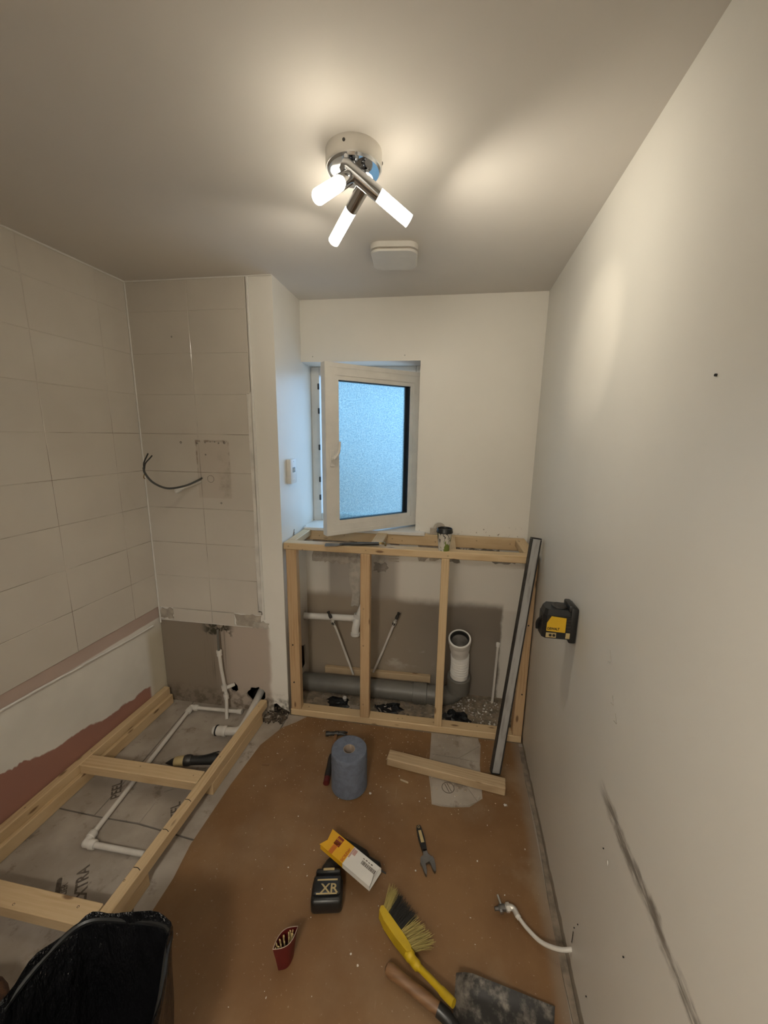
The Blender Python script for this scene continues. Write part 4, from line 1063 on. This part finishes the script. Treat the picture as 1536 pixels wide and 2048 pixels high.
# hand brush lying on its side
hb = thing('hand_brush', 'yellow hand brush with black and yellow bristles on the floor', 'brush', (1.60, -1.34, BZ))
q0, q1 = V((1.492, -1.262, 0)), V((1.740, -1.470, 0))
bmx = frame((q0.x, q0.y, BZ), q1 - q0, (0, 0, 1)); BL = (q1 - q0).length          # local +y towards the bristles
zc = .026
back = [(0, .004), (.004, .012), (.05, .012), (.12, .011), (.150, .007), (.158, 0), (.150, -.013), (.10, -.017), (.04, -.016), (.006, -.008)]
MB().prism(back, .006, .046, bmx, .97).build('head', m_yelb, hb)
MB().tube([bmx @ V(p) for p in smooth([(.145, -.004, zc), (.175, -.006, zc + .002), (.21, -.004, zc + .010), (.25, -.003, zc + .022), (.29, -.002, zc + .032), (BL, 0, zc + .040)], 5)],
          [.017] * 3 + [.014] * 5 + [.0095] * 6 + [.0095] * 5 + [.0115] * 6 + [.011], 12).build('handle', m_yelb, hb)
def bristles(ranges, mat, name, n, seed):
    r = random.Random(seed); mb = MB()
    for _ in range(n):
        a, b = r.choice(ranges); x = r.uniform(a, b); z = r.uniform(.010, .044)
        fan = (x - .075) * .45 + r.uniform(-.010, .010); ln = r.uniform(.052, .074)
        p0 = bmx @ V((x, .009, z)); pe = bmx @ V((x + fan, .012 + ln, max(.002, z + r.uniform(-.014, .012)))); pm = (p0 + pe) / 2 + V((0, 0, r.uniform(-.002, .004)))
        mb.tube([p0, pm, pe], [.0009, .0008, .0005], 3, False)
    o = mb.build(name, mat, hb, fix=False); o['kind'] = 'stuff'; return o
bristles([(.008, .034), (.095, .150)], m_bristle, 'yellow_bristles', 420, 1)
bristles([(.034, .095)], m_bristle_k, 'black_bristles', 650, 2)

# hand shovel
sh = thing('hand_shovel', 'black hand shovel with a brown wooden handle in the foreground', 'shovel', (1.80, -1.46, BZ))
a0, a1 = V((1.535, -1.402, .030)), V((1.702, -1.468, .028))
MB().tube([a0 + (a1 - a0) * t for t in (0, .03, .10, .35, .7, 1.0)], [.006, .015, .0185, .0155, .0165, .0165], 18).build('handle', m_handle_wood, sh)
MB().tube([a1 - (a1 - a0) * .03, a1 + V((.022, -.010, -.003)), V((1.752, -1.490, .016))], [.0185, .0175, .012], 16).build('socket', m_black, sh)
SW, SLn = 17, 12
sx0 = frame((1.738, -1.485, BZ), (1.0, -.13, 0), (0, 0, 1))
bmv = MB(); grid = []
for i in range(SLn + 1):
    u = i / SLn; row = []
    hw = .108 + .012 * u + (.0 if u > .12 else -.030 * (1 - u / .12))
    for k in range(SW + 1):
        v = k / SW * 2 - 1; av = abs(v)
        z = .003 + .040 * (1 - .75 * u) * max(0, (av - .72) / .28) ** 1.3 + .028 * max(0, 1 - u / .14) ** 1.5
        x = .285 * u + .018 * (1 - (v * v)) * (1 if u > .9 else 0) * (u - .9) * 10 * -.6
        row.append(bmv.bm.verts.new((x, v * hw, z)))
    grid.append(row)
for i in range(SLn):
    for k in range(SW): bmv.bm.faces.new((grid[i][k], grid[i + 1][k], grid[i + 1][k + 1], grid[i][k + 1]))
ex = bmesh.ops.extrude_face_region(bmv.bm, geom=bmv.bm.faces[:])
for v in ex['geom']:
    if isinstance(v, bmesh.types.BMVert): v.co.z += .0018
bmv.build('blade', m_blade, sh, m=sx0, ang=50)

# red carton of wooden sticks
rc = thing('red_carton', 'small open red carton standing on the floor, packed with sticks', 'carton', (1.223, -1.425, BZ))
rm = frame((1.219, -1.430, BZ), (.66, .75, 0), (0, 0, 1))
def lens(hw, hd, n=9):
    a = [(-hw + 2 * hw * k / n, -hd * math.sin(PI * k / n)) for k in range(n)]
    return a + [(hw - 2 * hw * k / n, hd * math.sin(PI * k / n)) for k in range(n)]
def loft(mb, levels):
    prev = None
    for hw, hd, z, ox, oy, tz in levels:
        ring = [mb.bm.verts.new(rm @ V((p[0] + ox, p[1] + oy, z + tz * p[0]))) for p in lens(hw, hd)]
        if prev: mb.skin(prev, ring)
        else: mb.bm.faces.new(ring)
        prev = ring
    mb.bm.faces.new(prev)
ro = MB()
loft(ro, [(.026, .012, 0, 0, 0, 0), (.033, .017, .05, .001, 0, 0), (.043, .0215, .104, .003, 0, .05), (.0418, .0205, .104, .003, 0, .05), (.0318, .0160, .05, .001, 0, 0), (.025, .011, .003, 0, 0, 0)])
ro.build('box', m_red, rc)
re_ = MB()
re_.tube([rm @ V((p[0] + .003, p[1], .1045 + .05 * p[0])) for p in lens(.0425, .0210) + lens(.0425, .0210)[:1]], .0011, 6)
re_.build('torn_edge', m_core, rc)
stick_me = MB().box((-.0030, -.0016, 0), (.0030, .0016, .094), .0004).mesh('wooden_stick', m_stick)
rr = random.Random(12)
for k in range(16):
    u = (k % 8) / 7 * 2 - 1
    zx = u * .028; yv = (.009 if k < 8 else -.006) * (1 - .6 * u * u)
    lean = rr.uniform(-.16, .16)
    foot = V((zx * .55 + .001, yv * .5, .008)); top = V((zx + .003 + lean * .05, yv, .099 + .05 * zx + rr.uniform(-.010, .006)))
    m = frame(rm @ foot, rm.to_3x3() @ (top - foot), rm.to_3x3() @ V((0, 1, 0)))
    m = m @ Matrix.Rotation(PI / 2, 4, 'Y') @ Matrix.Rotation(rr.uniform(-.6, .6), 4, 'Z')
    tag(place(bpy.data.objects.new('wooden_stick', stick_me), None, m), 'thin wooden stick packed upright in the small red carton', 'stick', 'sticks in the red carton')

# dark tool behind the cross timber
ot = thing('grip_tool', 'black and yellow power tool half hidden behind the cross timber of the tray frame', 'power tool', (.46, -.80, 0))
tm = frame((.345, -.838, .036), (.232, .058, .008), (0, 0, 1))
def tl(p): return tm @ V(p)
MB().tube([tl(p) for p in ((0, 0, 0), (.03, 0, .003), (.045, 0, .004))], [.003, .016, .019], 16).build('nose', m_black, ot)
MB().tube([tl(p) for p in ((.043, 0, .004), (.05, 0, .004), (.085, 0, .005), (.092, 0, .005))], [.0205, .0225, .0235, .0215], 18).build('yellow_collar', m_gold, ot)
MB().tube([tl(p) for p in ((.09, 0, .005), (.10, 0, .005), (.115, 0, .005), (.125, 0, .005))], [.0235, .026, .026, .022], 18).build('ring', m_dsteel, ot)
MB().tube([tl(p) for p in ((.12, 0, .003), (.15, 0, .0), (.20, 0, -.002), (.235, 0, .0), (.25, 0, .0))], [.021, .0205, .0225, .026, .022], 18).build('body', m_rubber, ot)
MB().tube([tl(p) for p in smooth([(.16, 0, .022), (.20, 0, .026), (.24, 0, .036), (.262, 0, .040)], 3)], .0028, 8).build('trigger_lever', m_rubber, ot)

# ================================================================== bin liner in the foreground
bn = thing('bin_liner', 'black bin liner stretched over a bucket in the bottom left corner', 'bin bag', (.95, -1.80, 0))
rim = [(.800, -1.660), (.905, -1.640), (1.012, -1.637), (1.050, -1.690), (1.100, -1.790), (1.115, -1.90), (1.03, -1.97), (.90, -1.98), (.80, -1.93), (.762, -1.83), (.765, -1.73)]
n = len(rim); loop = []
cr = smooth(rim + rim[:3], 6)
cr = [p for p in cr][6:6 + 6 * n]
ctr = V((sum(p.x for p in cr) / len(cr), sum(p.y for p in cr) / len(cr), 0))
bb = MB(); prev = None; r = random.Random(5)
lev = [(.80, .004), (.84, .05), (.87, .13), (.91, .22), (.94, .31), (.97, .38), (.995, .425), (1.012, .446), (1.0, .455), (.975, .448), (.95, .42), (.92, .34), (.88, .22), (.84, .10), (.80, .06)]
for li, (s, z) in enumerate(lev):
    ring = []
    for k, p in enumerate(cr):
        a = 2 * PI * k / len(cr)
        w = 1 + .018 * math.sin(7 * a + li * .5) * (1 if li < 7 else .9) + .012 * math.sin(15 * a + li * 1.1)
        q = ctr + (V((p.x, p.y, 0)) - ctr) * s * w
        zz = z + (.010 * math.sin(3 * a + .6) + .006 * math.sin(9 * a)) * (1 if z > .3 else .2)
        # flap dragged down on the left side
        ring.append(bb.bm.verts.new((q.x, q.y, max(.003, zz))))
    if prev: bb.skin(prev, ring)
    prev = ring
bb.bm.faces.new(prev)
bb.build('liner', m_bag, bn, ang=80)
MB().tube([(p.x + (ctr.x - p.x) * .02, p.y + (ctr.y - p.y) * .02, .436) for p in cr] + [(cr[0].x + (ctr.x - cr[0].x) * .02, cr[0].y + (ctr.y - cr[0].y) * .02, .436)], .007, 8, False).build('bucket_rim', m_black, bn)
# brown soft item at the very edge
bf = MB()
r = random.Random(2)
bf.ico((.435, -1.745, .085), .115, 3, (.95, .95, .74), .02, r)
tag(bf.build('brown_bundle', m_box), 'dark brown fuzzy bundle at the bottom left edge, left of the bin liner', 'bundle')

# ================================================================== debris
def scatter(name, mat, n, area, size, seed, label, z=BZ, flat=.5, sub=1, parent=None):
    r = random.Random(seed); mb = MB()
    for _ in range(n):
        x, y = area(r); s = size(r)
        mb.ico((x, y, z + s * flat * .5), s, sub, (r.uniform(.6, 1.6), r.uniform(.6, 1.6), flat), .22, r)
    o = mb.build(name, mat, parent, ang=20, fix=False)
    if parent is None: tag(o, label, 'debris')
    o['kind'] = 'stuff'; return o
scatter('rubble', m_rub, 700, lambda r: (r.uniform(.89, 2.10), r.uniform(-.30, -.03)), lambda r: r.uniform(.002, .009) * (1 if r.random() < .9 else 2), 1, 'grey brown rubble and grit on the screed behind the stud frame', z=0, sub=1)
scatter('grit', m_crumb, 150, lambda r: (r.uniform(1.75, 2.09), r.uniform(-.30, -.05)), lambda r: r.uniform(.0015, .006), 2, 'pale grit and plaster crumbs at the right end behind the stud frame', z=.003)
scatter('corner_rubble', m_rubd, 130, lambda r: (r.uniform(.66, .79), r.uniform(-.46, -.33)), lambda r: r.uniform(.003, .010), 3, 'dark rubble heaped at the broken foot of the chase', z=0, flat=.8)
scatter('sawdust', m_chip, 420, lambda r: (r.uniform(.78, 2.05), -.38 - abs(r.gauss(0, .28))), lambda r: r.uniform(.0007, .0024), 4, 'pale sawdust and wood chips scattered on the brown floor')
scatter('dust_crumbs', m_crumb, 90, lambda r: (r.uniform(.80, 2.05), r.uniform(-1.7, -.4)), lambda r: r.uniform(.0008, .003), 6, 'white plaster crumbs scattered over the brown floor')
for x, y, s, l in ((1.373, -.805, .006, 'white plaster crumb on the floor right of the blue paper roll'), (1.992, -.765, .008, 'white plaster crumb on the floor below the end of the loose timber')):
    tag(MB().ico((x, y, BZ + s * .4), s, 2, (1, .8, .6), .25).build('plaster_crumb', m_crumb), l, 'crumb')
tag(MB().prism([(-.020, -.003), (.018, -.004), (.021, 0), (.016, .004), (-.021, .003)], 0, .004, frame((1.525, -.715, BZ), (1, -.28, 0), (0, 0, 1))).build('wood_chip', m_chip), 'pale wood splinter on the floor between the paper roll and the loose timber', 'wood chip')
tag(MB().prism([(-.016, -.0025), (.018, -.005), (.020, .002), (-.014, .003)], 0, .004, frame((.820, -.735, BZ), (1, .2, 0), (0, 0, 1))).build('wood_chip', m_handle_wood), 'brown wood splinter on the floor beside the tray frame', 'wood chip')
# black membrane scraps and broken board pieces behind the frame
def crumple(name, pts, hgt, mat, label, cat, seed):
    r = random.Random(seed); mb = MB(); c = V((sum(p[0] for p in pts) / len(pts), sum(p[1] for p in pts) / len(pts), 0))
    rings = []
    for s in (1.0, .75, .5, .25):
        rings.append([mb.bm.verts.new((c.x + (p[0] - c.x) * s + r.uniform(-.006, .006), c.y + (p[1] - c.y) * s + r.uniform(-.006, .006), .002 if s == 1 else r.uniform(.004, hgt))) for p in pts])
    for a, b in zip(rings[:-1], rings[1:]): mb.skin(a, b)
    mb.bm.faces.new(rings[-1]); mb.bm.faces.new(list(reversed(rings[0])))
    tag(mb.build(name, mat, ang=25), label, cat)
crumple('membrane_scrap', [(1.06 + a, -.225 + b) for a, b in blob(14, .085, .055, .25, 41)], .022, m_poly, 'black plastic membrane scrap under the soil pipe between the left studs', 'plastic scrap', 1)
crumple('membrane_scrap', [(1.38 + a, -.225 + b) for a, b in blob(14, .085, .065, .3, 42)], .022, m_poly, 'black plastic membrane scrap just right of the second stud', 'plastic scrap', 2)
crumple('membrane_scrap', [(1.79 + a, -.235 + b) for a, b in blob(16, .085, .055, .2, 43)], .030, m_poly, 'black plastic membrane scrap beneath the pan connector', 'plastic scrap', 3)
for i, (pts, lab) in enumerate((([(1.335, -.285), (1.40, -.245), (1.385, -.20), (1.31, -.235)], 'grey broken board fragment beside the second stud'),
                                ([(1.13, -.29), (1.21, -.285), (1.20, -.24), (1.15, -.235)], 'grey broken board fragment left of the second stud'),
                                ([(.905, -.30), (1.02, -.30), (1.005, -.22), (.90, -.20)], 'flat brown board fragment by the left stud'))):
    tag(MB().prism(pts, .001, .010).build('board_fragment', m_board if i < 2 else m_mud), lab, 'board fragment')
tag(MB().tube([(1.345, -.292, .014), (1.295, -.225, .018)], .005, 8).build('black_rod', m_black), 'thin black rod in the rubble beside the second stud', 'rod')
tag(MB().ico((1.485, -.285, .010), .013, 2, (1.3, .8, .7), .2).build('stone_chip', m_chip), 'pale stone chip in the rubble behind the bottom plate', 'stone')
